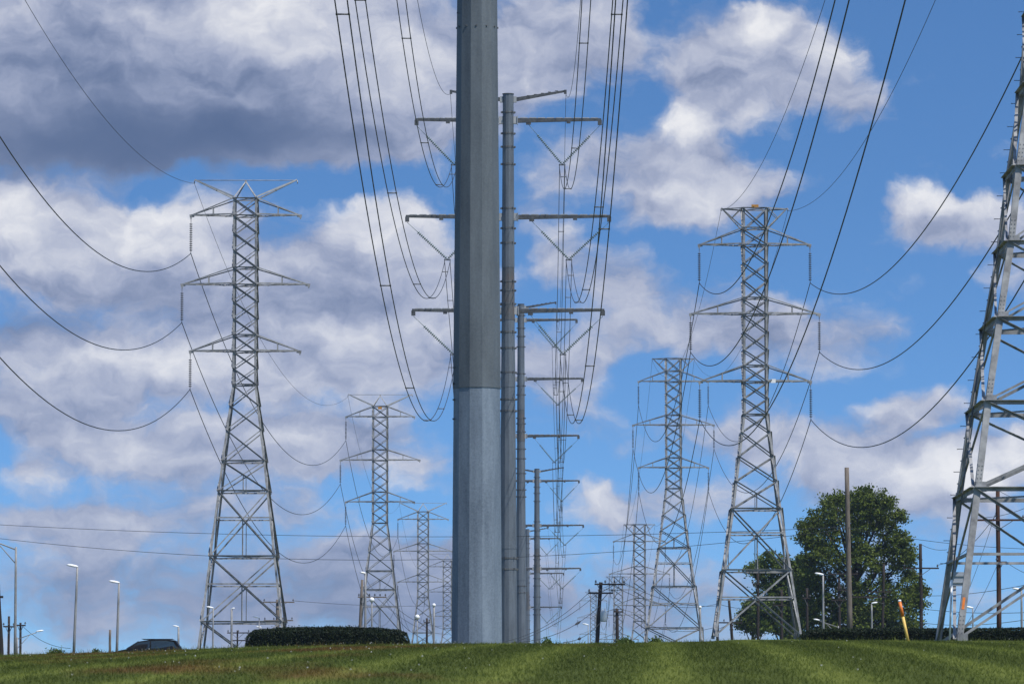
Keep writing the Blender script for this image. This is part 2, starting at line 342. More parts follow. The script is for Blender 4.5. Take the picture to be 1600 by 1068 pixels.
def leaf_mat(name, c0, c1, trans=.3):
    m_ = bpy.data.materials.new(name); m_.use_nodes = True; nt = m_.node_tree; L = nt.links; b = nt.nodes['Principled BSDF']
    g = nt.nodes.new('ShaderNodeNewGeometry')
    tcn = nt.nodes.new('ShaderNodeTexCoord'); n = nt.nodes.new('ShaderNodeTexNoise'); n.inputs['Scale'].default_value = .9; n.inputs['Detail'].default_value = 5; L.new(tcn.outputs['Object'], n.inputs['Vector'])
    a = nt.nodes.new('ShaderNodeMath'); a.operation = 'MULTIPLY_ADD'; L.new(g.outputs['Random Per Island'], a.inputs[0]); a.inputs[1].default_value = .6; 
    s = nt.nodes.new('ShaderNodeMath'); s.operation = 'MULTIPLY_ADD'; L.new(n.outputs[0], s.inputs[0]); s.inputs[1].default_value = 1.2; s.inputs[2].default_value = -.4; L.new(s.outputs[0], a.inputs[2])
    mx = nt.nodes.new('ShaderNodeMix'); mx.data_type = 'RGBA'; mx.clamp_factor = True; L.new(a.outputs[0], mx.inputs[0]); mx.inputs[6].default_value = (*c0, 1); mx.inputs[7].default_value = (*c1, 1)
    L.new(mx.outputs[2], b.inputs['Base Color']); b.inputs['Roughness'].default_value = .6; b.inputs['Specular IOR Level'].default_value = .25
    t = nt.nodes.new('ShaderNodeBsdfTranslucent'); L.new(mx.outputs[2], t.inputs[0]); ms = nt.nodes.new('ShaderNodeMixShader'); ms.inputs[0].default_value = trans
    L.new(b.outputs[0], ms.inputs[1]); L.new(t.outputs[0], ms.inputs[2]); L.new(ms.outputs[0], nt.nodes['Material Output'].inputs[0])
    return m_
M['leaf'] = leaf_mat('broadleaf foliage', (.030, .050, .006), (.155, .20, .024))
M['leaf2'] = leaf_mat('lighter broadleaf foliage', (.035, .062, .010), (.14, .195, .028))
M['hedge'] = leaf_mat('dark clipped evergreen foliage', (.004, .009, .003), (.020, .034, .010), .05)
M['weed'] = leaf_mat('weed leaves', (.03, .06, .012), (.12, .17, .04))

def np_mesh(name, V, Fc, material, smooth=False):
    me = bpy.data.meshes.new(name); V = np.asarray(V, np.float32); Fc = np.asarray(Fc, np.int32); nf, k = Fc.shape
    me.vertices.add(len(V)); me.vertices.foreach_set('co', V.ravel()); me.loops.add(nf * k); me.loops.foreach_set('vertex_index', Fc.ravel())
    me.polygons.add(nf); me.polygons.foreach_set('loop_start', np.arange(0, nf * k, k, dtype=np.int32)); me.polygons.foreach_set('loop_total', np.full(nf, k, np.int32))
    if smooth: me.polygons.foreach_set('use_smooth', np.ones(nf, bool))
    me.update(calc_edges=True); me.materials.append(material)
    o = bpy.data.objects.new(name, me); COL.objects.link(o); return o
ys = np.unique(np.concatenate([np.arange(-400, 0, 50), np.arange(0, 40, 4), np.arange(40, 200, 1.5), np.arange(200, 460, 5), np.arange(460, 1000, 15), np.arange(1000, 3001, 250)]))
xs = np.unique(np.concatenate([np.arange(-3000, -400, 260), np.arange(-400, -60, 20), np.arange(-60, 60, 1.2), np.arange(60, 400, 20), np.arange(400, 3001, 260)]))
GX, GY = np.meshgrid(xs, ys); GZ = ground(GX, GY)
nx, ny = len(xs), len(ys); idx = np.arange(nx * ny).reshape(ny, nx)
fc = np.stack([idx[:-1, :-1], idx[:-1, 1:], idx[1:, 1:], idx[1:, :-1]], -1).reshape(-1, 4)
g = np_mesh('ground', np.stack([GX, GY, GZ], -1).reshape(-1, 3), fc, mg, True); tag(g, kind='structure')

def blades(n, d0, d1, hmin, hmax, wmin, pad=60, power=1.0, maxlean=.5):
    u = rng.random(n); Y = d0 + (d1 - d0) * u ** power
    pxs = rng.uniform(-pad, 1600 + pad, n); X = (pxs - 800) / F * Y
    h = rng.uniform(hmin, hmax, n) * (.75 + .5 * rng.random(n)); a = rng.uniform(0, 2 * math.pi, n); w = wmin * (Y / 60) ** .6 * rng.uniform(.6, 1.3, n)
    Z = ground(X, Y) - .01
    ln = rng.normal(0, maxlean, (n, 2)) * h[:, None]
    c, s = np.cos(a) * w / 2, np.sin(a) * w / 2
    B1 = np.stack([X - c, Y - s, Z], -1); B2 = np.stack([X + c, Y + s, Z], -1)
    mx_, my_ = X + ln[:, 0] * .35, Y + ln[:, 1] * .35
    M1 = np.stack([mx_ - c * .8, my_ - s * .8, Z + h * .55], -1); M2 = np.stack([mx_ + c * .8, my_ + s * .8, Z + h * .55], -1)
    T = np.stack([X + ln[:, 0], Y + ln[:, 1], Z + h], -1); T2 = T + np.stack([c * .15, s * .15, c * 0], -1)
    V = np.stack([B1, B2, M2, M1, T, T2], 1).reshape(-1, 3); o = np.arange(n)[:, None] * 6
    Fq = np.concatenate([o + np.array([[0, 1, 2, 3]]), o + np.array([[3, 2, 5, 4]])], 0)
    return V, Fq
parts = [blades(200000, 52, 170, .035, .07, .011, power=.85), blades(14000, 132, 168, .06, .10, .010, maxlean=.4), blades(1700, 136, 162, .11, .20, .008, maxlean=.35)]
V = []; Fq = []; o = 0
for v_, f_ in parts: V.append(v_); Fq.append(f_ + o); o += len(v_)
gr = np_mesh('grass', np.concatenate(V), np.concatenate(Fq), mb_)
tag(gr, 'mown green lawn grass with faint stripes running up to the crest', 'grass', kind='stuff')
# white clover and dandelion heads
fl = MB()
for i in range(150):
    if random.random() < .6:
        cx, cw = random.choice([(480, 60), (300, 140), (880, 50), (700, 60), (160, 150), (560, 50)]); px = random.gauss(cx, cw)
    else: px = random.uniform(0, 1600)
    d = random.uniform(62, 150); X = (px - 800) / F * d; z = gz(X, d)
    r = random.uniform(.006, .014); h = random.uniform(.07, .13); c = Vector((X, d, z + h))
    fl.add([c + Vector(v) * r for v in ((1, 0, 0), (0, 1, 0), (-1, 0, 0), (0, -1, 0), (0, 0, 1), (0, 0, -1))], [(0, 1, 4), (1, 2, 4), (2, 3, 4), (3, 0, 4), (1, 0, 5), (2, 1, 5), (3, 2, 5), (0, 3, 5)])
tag(fl.build('clover_flowers', M['petal']), 'tiny white clover flowers scattered in the lawn', 'flowers', kind='stuff')

# ---------------------------------------------------------------- lattice pylons
U = 425 / F                                    # metres per photo pixel at the second row of pylons
def insulator(mb, a, b, r=.145, nd=13, f0=.12, f1=.94, rod=.028):
    a = Vector(a); b = Vector(b); L_ = (b - a).length; mb.rod(a, b, rod, n=6)
    for i in range(nd):
        t = f0 + (f1 - f0) * (i + .5) / nd; p = a.lerp(b, t); d = (b - a).normalized(); s = L_ * (f1 - f0) / nd
        mb.lathe(p - d * s * .28, d, [(0, r * .35), (s * .12, r), (s * .38, r * .92), (s * .5, r * .3)], n=10)
SXY = ((-1, -1), (1, -1), (1, 1), (-1, 1))
def faces(hw):
    c = [Vector((sx * hw, sy * hw, 0)) for sx, sy in SXY]
    return [(c[i], c[(i + 1) % 4], Vector(n)) for i, n in enumerate(((0, 1, 0), (-1, 0, 0), (0, -1, 0), (1, 0, 0)))]     # last: inward normal
def make_pylon(name, levels, hwf, arms, top, loc, strings, leg_w=.185, br=.105, near=False, steel='galv'):
    """levels: (z_low, z_high, style); hwf(z) half width; arms: (z_lower, z_upper, length)"""
    root = empty(name, loc); mt = M[steel]; zs = sorted({l[0] for l in levels} | {l[1] for l in levels}); knots = [z for z in zs]
    for sx, sy in SXY:
        mb = MB()
        for z0, z1 in zip(knots[:-1], knots[1:]):
            a = Vector((sx * hwf(z0), sy * hwf(z0), z0)); b_ = Vector((sx * hwf(z1), sy * hwf(z1), z1))
            w = leg_w * (1 if z0 < TAPER_Z(hwf) else .8); mb.angle(a, b_, w, (-sx, 0, 0), (0, -sy, 0), w * .16)
            if near:                                    # bolted splice plates on the outside of the leg
                p = a.lerp(b_, .03); q_ = a.lerp(b_, .03) + (b_ - a).normalized() * .75
                mb.bar(p + Vector((-sx * w * .5, sy * .012, 0)), q_ + Vector((-sx * w * .5, sy * .012, 0)), w * .9, .018, up=(0, 1, 0))
                for k in range(5):
                    for j in (-.25, .25):
                        c = p.lerp(q_, .1 + k * .2) + Vector((-sx * w * (.5 + j), sy * .02, 0)); mb.rod(c, c + Vector((0, sy * .025, 0)), .018, n=6, smooth=False)
        o = mb.build('leg', mt, root)
        if sx == -1 and sy == 1 and near:
            z = 3.0; k = 0
            while z < zs[-1]:
                dx = Vector((-.22, 0, 0)) if k % 2 == 0 else Vector((0, .22, 0)); sb = MB(); sb.tube([dx * 0, dx * .93, dx * .94, dx], [.012, .012, .024, .024], n=6); sb.build('step_bolt', M['galv_dark'], o, loc=(-hwf(z), hwf(z), z)); z += .42; k += 1
        if sx == -1 and sy == -1 and near:
            st = MB(); z = 1.05; p = Vector((-hwf(z) + .10, -hwf(z) - .006, z)); q_ = Vector((-hwf(z + .42) + .10, -hwf(z + .42) - .006, z + .42)); st.bar(p, q_, .09, .006, up=(0, 1, 0)); st.build('marker_strip', M['orange'], o)
    for (z0, z1, style) in levels:
        mb = MB(); h0, h1 = hwf(z0), hwf(z1); big = (z1 - z0) > 3
        w = br * (1.25 if big else 1.0)
        for (a, b_, n), (c, d, _) in zip(faces(h0), faces(h1)):
            z0v = Vector((0, 0, z0)); z1v = Vector((0, 0, z1)); A, B, C, D = a + z0v, b_ + z0v, c + z1v, d + z1v
            ins = n * .012
            mb.angle(A + ins, D + ins, w * .75, (0, 0, -1), n); mb.angle(B + ins * 3 - n * w, C + ins * 3 - n * w, w, (0, 0, -1), n) if False else mb.angle(B - ins * .5, C - ins * .5, w, (0, 0, -1), n * -1)
            if 'm' in style or 'h' in style:
                # crossing point of the two diagonals
                t = h0 / (h0 + h1); X_ = A.lerp(D, t)
            if 'm' in style:
                hm = hwf(X_.z); e = (b_ - a).normalized(); c0 = Vector((X_.x, X_.y, X_.z))
                mb.angle(c0 - e * hm + ins, c0 + e * hm + ins, w * .85, (0, 0, 1), n)
            if 'h' in style: mb.angle(X_ + ins, Vector((X_.x, X_.y, z0)) + n * (h0 - h0) + ins, w * .6, (1, 1, 0), n)
            if 'q' in style:
                for s_ in (.25, .75):                    # short redundant struts from leg to diagonal
                    p = A.lerp(C, s_); r_ = (A.lerp(D, s_)); mb.angle(p + ins, r_ + ins, w * .5, (0, 0, 1), n)
        if big or near:
            for sx, sy in SXY:
                for ax in (0, 1):
                    g_ = .30 if near else .22; c = Vector((sx * (h0 - .02), sy * (h0 + .004), z0)) if ax == 0 else Vector((sx * (h0 + .004), sy * (h0 - .02), z0))
                    d_ = Vector((-sx, 0, 0)) if ax == 0 else Vector((0, -sy, 0)); up_ = (0, 1, 0) if ax == 0 else (1, 0, 0)
                    mb.bar(c + d_ * .02 + Vector((0, 0, -.0)), c + d_ * g_ * 1.3, g_ * 1.2, .014, up=up_)
        mb.build('lattice_panel', mt, root)
    arm_z = {a[0] for a in arms} | {a[1] for a in arms}
    hz = sorted({l[0] for l in levels if 'b' in l[2] and l[0] > .01} | arm_z | {zs[-1]})
    for z in hz:
        mb = MB(); h = hwf(z); big = h > 1.3
        for a, b_, n in faces(h):
            zv = Vector((0, 0, z)); w = .13 if big else .095
            mb.angle(a + zv, b_ + zv, w * (1.25 if near else 1), (0, 0, -1), n * -1)
            if big: None
        mb.bar(Vector((-h, -h, z)), Vector((h, h, z)), .06); mb.bar(Vector((-h, h, z - .07)), Vector((h, -h, z - .07)), .06)
        mb.build('horizontal_frame', mt, root)
    ends = {}
    for i, (zl, zu, ln) in enumerate(arms):
        for s in (-1, 1):
            mb = MB(); hl, hu = hwf(zl), hwf(zu); tip = Vector((s * ln, 0, zl))
            for sy in (-1, 1):
                mb.angle(Vector((s * hl, sy * hl, zl)), tip + Vector((0, sy * .06, 0)), .12, (0, 0, 1), (0, -sy, 0)); mb.angle(Vector((s * hu, sy * hu, zu)), tip + Vector((0, sy * .05, .08)), .10, (0, 0, -1), (0, -sy, 0))
                t = .48; p = Vector((s * hl, sy * hl, zl)).lerp(tip, t); q_ = Vector((s * hu, sy * hu, zu)).lerp(tip, t); mb.bar(p, q_, .07)
            for k in range(5):                           # zigzag plan bracing of the lower face
                t0, t1 = k / 5, (k + 1) / 5; sg = 1 if k % 2 else -1
                mb.bar(Vector((s * hl, sg * hl, zl)).lerp(tip, t0), Vector((s * hl, -sg * hl, zl)).lerp(tip, t1), .05)
            mb.bar(tip + Vector((-s * .28, 0, .02)), tip + Vector((s * .12, 0, -.05)), .14, .26); mb.bar(tip + Vector((0, 0, -.05)), tip + Vector((0, 0, -.30)), .10, .16)
            o = mb.build('crossarm', mt, root)
            if s in strings:
                bot = tip + Vector((0, 0, -3.35)); tgt = strings.get((s, i)); 
                if tgt is not None: bot = Vector(tgt) - Vector(loc)
                mi = MB(); insulator(mi, tip + Vector((0, 0, -.30)), bot, nd=13)
                mi.bar(bot + Vector((0, -.22, 0)), bot + Vector((0, .22, 0)), .07, .09); mi.rod(bot + Vector((-.09, 0, .28)), bot + Vector((.09, 0, .28)), .05, n=6)
                mi.build('insulator', M['disc'], o); ends[(s, i)] = Vector(loc) + bot
    zt = zs[-1]; h = hwf(zt)
    if top == 'peak':
        mb = MB(); ap = Vector((0, 0, zt + 1.62))
        for sx, sy in SXY: mb.angle(Vector((sx * h, sy * h, zt)), ap, .11, (-sx, 0, 0), (0, -sy, 0))
        mb.build('apex_frame', M['galv'], root)
        for s in (-1, 1):
            mb = MB(); tip = Vector((s * 81 * U, 0, zt + 1.62))
            for sy in (-1, 1): mb.angle(Vector((s * h, sy * h, zt)), tip, .14, (0, 0, 1), (0, -sy, 0))
            mb.angle(Vector((s * h, -h, zt)).lerp(tip, .45), Vector((s * h, h, zt)).lerp(tip, .45), .08, (0, 0, 1)); mb.rod(tip, tip + Vector((0, 0, -.28)), .05, n=6)
            mb.build('horn_arm', M['galv_light'], root); ends[(s, 's')] = Vector(loc) + tip + Vector((0, 0, -.28))
        mb = MB(); mb.rod(Vector((-81 * U, 0, zt + 1.63)), Vector((81 * U, 0, zt + 1.63)), .035, n=6); mb.build('tie_rod', M['galv'], root)
    else:
        for s in (-1, 1):
            mb = MB(); tip = Vector((s * 52.5 * U, 0, zt)); zl = zt - 34 * U; hl = hwf(zl)
            for sy in (-1, 1):
                mb.angle(Vector((s * h, sy * h, zt)), tip, .11, (0, 0, -1), (0, -sy, 0)); mb.angle(Vector((s * hl, sy * hl, zl)), tip, .11, (0, 0, 1), (0, -sy, 0))
                mb.bar(Vector((s * hl, sy * hl, zl)).lerp(tip, .52), Vector((s * h, sy * h, zt)).lerp(tip, .05), .06)
            mb.rod(tip, tip + Vector((0, 0, -.22)), .05, n=6); mb.build('peak_arm', mt, root); ends[(s, 's')] = Vector(loc) + tip + Vector((0, 0, -.22))
    return root, ends
def TAPER_Z(hwf): return 1e9
def shift_ends(ends, a, b): return {k: v + (Vector(b) - Vector(a)) for k, v in ends.items()}

# --- left row: pylons with a peak and horn arms
HL = 41.7                                           # height of the top crossarm over the feet
yL = [1076, 974, 872, 770, 723, 674.5, 636, 603, 577, 551, 525, 499, 472, 446, 419, 391, 364, 337, 310]
def zL(y): return HL - (y - 337) * U
stL = {1076: 'b', 974: 'mhb', 872: 'mhb', 770: 'hb', 723: 'b', 603: 'b'}
levL = [(zL(a), zL(b_), stL.get(a, '')) for a, b_ in zip(yL[:-1], yL[1:])]
hwL = lambda z: float(np.interp(z, [0, zL(974), zL(723), zL(603), 99], [76 * U, 63 * U, 33.7 * U, 18.6 * U, 18.6 * U]))
armsL = [(zL(337), zL(310), 86 * U), (zL(446), zL(419), 99.5 * U), (zL(551), zL(525), 86 * U)]
posL = []
for px, py, d in ((384, 337, 425), (594, 651, 682), (661, 811, 930), (699, 885, 1180)):
    p = P(px, py, d); posL.append(Vector((p.x, p.y, p.z - HL)))
L1, eL1 = make_pylon('transmission_pylon', levL, hwL, armsL, 'peak', posL[0], {-1: 1}, br=.11)
tag(L1, 'tall grey lattice pylon with V-shaped horns, the largest one left of the steel pole', 'pylon', 'lattice pylons of the left row')
endsL = [eL1]
for i, lab in ((1, 'horned lattice pylon second in the left row, above the right end of the left hedge'),
               (2, 'small horned lattice pylon between the second left pylon and the thick pole'),
               (3, 'faint distant lattice pylon half hidden by the left edge of the thick pole')):
    c = copy_tree(L1); c.location = posL[i]; c['label'] = lab; endsL.append(shift_ends(eL1, posL[0], posL[i]))
mb = MB(); mb.box((0, 0, 0), (.55, .12, .34)); o2 = [c for c in bpy.data.objects if c.name.startswith('transmission_pylon') and c.type == 'EMPTY'][1]
mb.build('marker_plate', M['ochre'], o2, loc=(0, -1.12, zL(316)))

# --- right row: flat topped pylons
HR = 613 * U
def zR(y): return HR - (y - 383) * U
def hwR(z): return float(np.interp(z, [-99 * 1.0, zR(996), zR(797), zR(649), 99], [67.5 * U + (99) * .149, 67.5 * U, 38 * U, 19 * U, 19 * U]))
yR = [996, 893, 797, 754, 715, 677, 649, 624, 598, 572.5, 548, 520, 493, 469, 439, 411, 383, 359, 325]
stR = {996: 'mb', 893: 'mhb', 797: 'hb', 754: '', 649: 'b'}
levR = [(zR(a), zR(b_), stR.get(a, '')) for a, b_ in zip(yR[:-1], yR[1:])]
armsR = [(zR(383), zR(356), 87 * U), (zR(492), zR(466), 101 * U), (zR(598), zR(572.5), 87 * U)]
posR = []
for px, py, d in ((1179, 383, 425), (1052, 596, 677), (999, 845.6, 914), (966, 921, 1180)):
    p = P(px, py, d); posR.append(Vector((p.x, p.y, p.z - HR)))
BOTH = {-1: 1, 1: 1}
R1, eR1 = make_pylon('transmission_pylon', levR, hwR, armsR, 'flat', posR[0], BOTH, br=.12)
tag(R1, 'flat-topped lattice pylon with an orange box on top, just left of the trees', 'pylon', 'lattice pylons of the right row')
levR2 = [(zR(1136), zR(1066), 'b'), (zR(1066), zR(996), 'b')] + levR
levR2b = [(a - zR(1136), b_ - zR(1136), s) for a, b_, s in levR2]
hwR2 = lambda z: hwR(z + zR(1136)); arR2 = [(a - zR(1136), b_ - zR(1136), l) for a, b_, l in armsR]
R2, eR2 = make_pylon('transmission_pylon', levR2b, hwR2, arR2, 'flat', posR[1] + Vector((0, 0, zR(1136))), BOTH, br=.12)
tag(R2, 'flat-topped lattice pylon directly left of and behind the one beside the trees', 'pylon', 'lattice pylons of the right row')
R3 = copy_tree(R1); R3.location = posR[2]; R3['label'] = 'small flat-topped lattice pylon behind the wooden poles right of centre'
R4 = copy_tree(R1); R4.location = posR[3]; R4['label'] = 'faint narrow distant pylon just behind the smaller of the two wooden utility poles'
eR3 = shift_ends(eR1, posR[0], posR[2]); eR4 = shift_ends(eR1, posR[0], posR[3])
p = P(927, 938, 1750); R5 = copy_tree(R1); R5.location = (p.x, p.y, p.z - HR); R5['label'] = 'faintest distant pylon just left of the taller wooden utility pole'
mb = MB(); mb.box((0, 0, 0), (.62, .16, .26)); mb.box((-.12, -.1, .02), (.12, .05, .12)); mb.build('marker_plate', M['ochre'], R1, loc=(0, -1.08, zR(323.5)))
mb = MB(); mb.box((0, 0, 0), (.42, .05, .34)); mb.build('number_plate', M['white'], R1, loc=(1.55, -.95, zR(598)))

# --- nearest pylon of the right row, cut by the right edge of the picture
b0 = Vector((20.1, 175, 0)); b0.z = P(1491, 998, 171).z
zz = lambda y: P(1661, y, 171).z - b0.z
HT = 40.9
zN = [0, zz(759), zz(622), zz(489), zz(367), zz(246), 20.2, 23.0, 25.6]
dz = (HT - 25.6) / 10
zN += [25.6 + dz * (i + 1) for i in range(10)] + [HT + 1.5, HT + 3.2]
hwN = lambda z: float(np.interp(z, [0, zz(759), zz(622), zz(489), zz(367), zz(246), 20.4, 26.0, 99], [4.45, 3.68, 3.24, 2.74, 2.27, 1.93, 1.42, 1.05, 1.05]))
levN = [(a, b_, ('mb' if i == 0 else 'b' if i < 9 else '')) for i, (a, b_) in enumerate(zip(zN[:-1], zN[1:]))]
armsN = [(HT, HT + 1.5, 4.9), (zN[14], zN[15], 5.65), (zN[10], zN[11], 4.9)]
FIT = {'RR1': (24.35, 39.40, 8.23), 'RR2': (25.42, 35.29, 8.51), 'RR3': (24.90, 30.20, 8.71), 'RL1': (14.95, 41.51, 8.84), 'RL2': (14.17, 35.56, 8.15),
       'RL3': (15.52, 32.21, 9.21), 'RSL': (16.97, 48.54, 6.47), 'RSR': (22.90, 48.43, 7.03)}
strN = {-1: 1, 1: 1}
for i in range(3):
    for s, k in ((-1, 'RL'), (1, 'RR')):
        x, z, _ = FIT[k + str(i + 1)]; strN[(s, i)] = (x, 175, z + EYE)
R0, eR0 = make_pylon('transmission_pylon', levN, hwN, armsN, 'flat', b0, strN, leg_w=.235, br=.09, near=True, steel='galv_near' if 'galv_near' in M else 'galv')
tag(R0, 'nearest big lattice pylon with step bolts, cut off by the right picture edge', 'pylon', 'lattice pylons of the right row')
c = P(1501, 904, 173.5) - b0
mb = MB(); mb.box(c, (.72, .10, .50)); mb.box(c + Vector((0, -.07, .12)), (.60, .03, .05)); mb.box(c + Vector((0, -.07, -.12)), (.60, .03, .05)); mb.build('equipment_box', M['plate'], R0)
mb = MB(); a = P(1484, 1001, 173) - b0; b_ = P(1487, 905, 173) - b0; mb.rod(a, b_, .035); mb.build('conduit', M['white'], R0)
mb = MB(); mb.rod(b_, P(1530, 560, 175) - b0, .03); mb.rod(P(1530, 560, 175) - b0, P(1585, 250, 175) - b0, .03); mb.build('ground_cable', M['galv_dark'], R0)

# ---------------------------------------------------------------- steel monopoles
MP = 405 / F
def v_string(o, a, c, b, mat_='disc_pale'):
    """two insulator strings from arm points a and c meeting at b"""
    for p in (a, c):
        mi = MB(); p = Vector(p); b = Vector(b); mi.rod(p, p.lerp(b, .27), .02, n=6); q_ = p.lerp(b, .25)
        insulator(mi, q_, b, r=.135, nd=18, f0=.02, f1=.97, rod=.03); mi.build('insulator', M[mat_], o)
    mi = MB(); mi.bar(Vector(b) + Vector((-.28, 0, -.04)), Vector(b) + Vector((.28, 0, -.04)), .06, .10)
    for s in (-1, 1): mi.rod(Vector(b) + Vector((s * .23, 0, -.04)), Vector(b) + Vector((s * .23, 0, -.20)), .035, n=6); mi.bar(Vector(b) + Vector((s * .23, -.3, -.22)), Vector(b) + Vector((s * .23, .3, -.22)), .06, .07)
    mi.build('yoke_plate', M['galv_dark'], o)
def make_monopole(name, base, H, prof, seams, bands, mats, arms, vpts=None, rot=R(10), shield=True, segs=12):
    """prof: (height, radius); seams: heights of slip joints; arms: (z, tip, inner, v offset); H: height of the first arm"""
    root = empty(name, base); rf = lambda h: float(np.interp(h, [p_[0] for p_ in prof], [p_[1] for p_ in prof])); top = H + 2.2
    cuts = [0] + seams + [top]; ends = {}
    for i in range(len(cuts) - 1):
        mb = MB(); z0, z1 = cuts[i], cuts[i + 1]; up = .025 * 1.0
        ph = rot; r0 = rf(z0) + (up if i else 0); r1 = rf(z1)
        mb.lathe((0, 0, z0 - (.0 if i == 0 else 0)), (0, 0, 1), [(0, r0), (z1 - z0 + (.4 if i < len(cuts) - 2 else 0), r1)], n=segs, smooth=False, ph=ph)
        mb.build('pole_section', M[mats[i]], root)
    mb = MB(); mb.lathe((0, 0, top), (0, 0, 1), [(0, rf(top) + .05), (.06, rf(top) + .05)], n=segs, smooth=False, ph=rot); mb.build('top_cap', M['galv_dark'], root)
    for z in bands:
        mb = MB(); r = rf(z) + .035
        mb.lathe((0, 0, z), (0, 0, 1), [(0, r), (.14, r)], n=segs, smooth=False, ph=rot)
        for k in range(6):
            t = rot + k * math.pi / 3 + .1; c = Vector((math.cos(t) * (r + .02), math.sin(t) * (r + .02), z + .07)); mb.bar(c - Vector((0, 0, .09)), c + Vector((0, 0, .09)), .06, .14, up=(math.cos(t), math.sin(t), 0))
        for s in (-1, 1): c = Vector((s * (r + .05), 0, z + .07)); mb.box(c, (.16, .10, .12))
        mb.build('bolted_band', M['galv_dark'], root)
    for i, (dz_, tipx, inx, vo, vd) in enumerate(arms):
        z = H + dz_; rp = rf(z)
        for s in (-1, 1):
            mb = MB(); a = Vector((s * (rp + .30), 0, z - .02)); t = Vector((s * tipx, 0, z + .06))
            d_, u, x = ortho(t - a)
            mb.extrude([(-.19, -.15), (-.19, .15), (.19, .15), (.19, -.15)], a, t, u, x, .55)
            for k in range(9):                          # cleats along the top of the arm
                p = a.lerp(t, .08 + k * .105); (rail := MB() if k == 0 else rail).box(p + Vector((0, 0, .225 - .011 * k)), (.62, .16, .06))
            mb.box(t + Vector((-s * .12, 0, -.25)), (.34, .26, .42)); mb.box(Vector((s * (inx), 0, z - .26)), (.42, .24, .22)); mb.box(Vector((s * (inx + (tipx - inx) * .55), 0, z - .18)), (.34, .2, .16))
            o = mb.build('davit_arm', M['arm'], root)
            rail.build('step_rail', M['galv_light'], o)
            mc = MB(); mc.box(Vector((s * (rp + .14), 0, z)), (.32, .34, .62)); mc.box(Vector((s * (rp + .32), 0, z)), (.05, .52, .74)); mc.build('arm_bracket', M['galv_light'], o)
            if (s, i) in (vpts or {}): b_ = Vector(vpts[(s, i)]) - Vector(base)
            else: b_ = Vector((s * vo, 0, z - vd))
            v_string(o, (s * inx, 0, z - .35), (s * (tipx - .12), 0, z - .45), b_); ends[(s, i)] = Vector(base) + b_ + Vector((0, 0, -.22))
    for s in (-1, 1):
        z = H + 33 * MP; rp = rf(z); mb = MB(); a = Vector((s * (rp + .2), 0, z)); t = Vector((s * 91 * MP, 0, z + .72)); d_, u, x = ortho(t - a)
        mb.extrude([(-.16, -.12), (-.16, .12), (.16, .12), (.16, -.12)], a, t, u, x, .5)
        for k in range(5): p = a.lerp(t, .25 + k * .14); mb.box(p + Vector((0, 0, .15)), (.26, .09, .05))
        mb.box(t + Vector((-s * .05, 0, -.08)), (.22, .2, .34)); o = mb.build('shield_wire_arm', M['arm'], root)
        mc = MB(); mc.box(Vector((s * (rp + .12), 0, z)), (.26, .3, .5)); mc.build('arm_bracket', M['galv_light'], o)
        e = t + Vector((0, 0, -.25)); 
        if vpts and (s, 's') in vpts: e = Vector(vpts[(s, 's')]) - Vector(base)
        ends[(s, 's')] = Vector(base) + e
    return root, ends
ARMS = [(0, 146.5 * MP, 32 * MP, 85 * MP, 70 * MP), (-153 * MP, 161 * MP, 37 * MP, 95.5 * MP, 67 * MP), (-301 * MP, 151 * MP, 35 * MP, 86 * MP, 68 * MP)]
# nearest pole: only its shaft is in the picture, its arms stand above the frame
bM1 = Vector((P(745, 1000, 155).x, 155, 0)); bM1.z = gz(bM1.x, 155) - .05
c745 = 0
hM1 = lambda y: P(745, y, 155).z - bM1.z
profM1 = [(-1, .835), (0, .83), (hM1(607), .763), (hM1(0), .632), (54, .42)]
MF = {(-1, 0): (-6.13, 49.89), (-1, 1): (-6.97, 41.02), (-1, 2): (-6.30, 30.32), (1, 0): (3.55, 49.76), (1, 1): (4.59, 41.56), (1, 2): (4.14, 33.54), (-1, 's'): (-6.70, 56.20), (1, 's'): (3.69, 56.22)}
vM1 = {k: (v[0], 155, v[1] + EYE + .22) for k, v in MF.items()}
ROT1 = R(13)
HM1 = 49.8 + 3.75 + EYE - bM1.z
M1, eM1 = make_monopole('steel_monopole', bM1, HM1, profM1, [hM1(607), 30.0, 43.0], [33, 36, 41, 45, 48, 52], ['pole_low', 'pole_up', 'pole_up', 'pole_up'], ARMS, vM1, rot=ROT1)
tag(M1, 'thick twelve-sided steel pole filling the middle of the view, running out at the top', 'power pole', 'steel monopoles of the middle row')
mb = MB()
for y in (575, 600, 625, 655, 22):
    z = hM1(y); r = float(np.interp(z, [p_[0] for p_ in profM1], [p_[1] for p_ in profM1])); t = math.pi + .33; n_ = Vector((math.cos(t), math.sin(t), 0)); c = n_ * r * .99 + Vector((0, 0, z)); mb.rod(c, c + n_ * .06, .028, n=6, smooth=False)
for k in range(12):
    z = hM1(44); r = float(np.interp(z, [p_[0] for p_ in profM1], [p_[1] for p_ in profM1])); t = ROT1 + k * math.pi / 6 + math.pi / 12; n_ = Vector((math.cos(t), math.sin(t), 0)); c = n_ * r * .96 + Vector((0, 0, z)); mb.rod(c, c + n_ * .07, .03, n=6, smooth=False)
mb.build('jacking_nuts', M['galv_dark'], M1)
posM = []; monos = [M1]; eM = [eM1]
for px, py, d in ((794, 188, 405), (814, 500, 670), (839, 751, 890), (824, 841, 1140)):
    p = P(px, py, d); posM.append((p.x, p.y, p.z))
x, y, z = posM[0]; gb = gz(x, y); H2 = z - gb; hh = lambda yy: P(794, yy, 405).z - gb
prof2 = [(0, .80), (hh(857), .70), (hh(605), .59), (hh(430), .52), (hh(147), .455)]
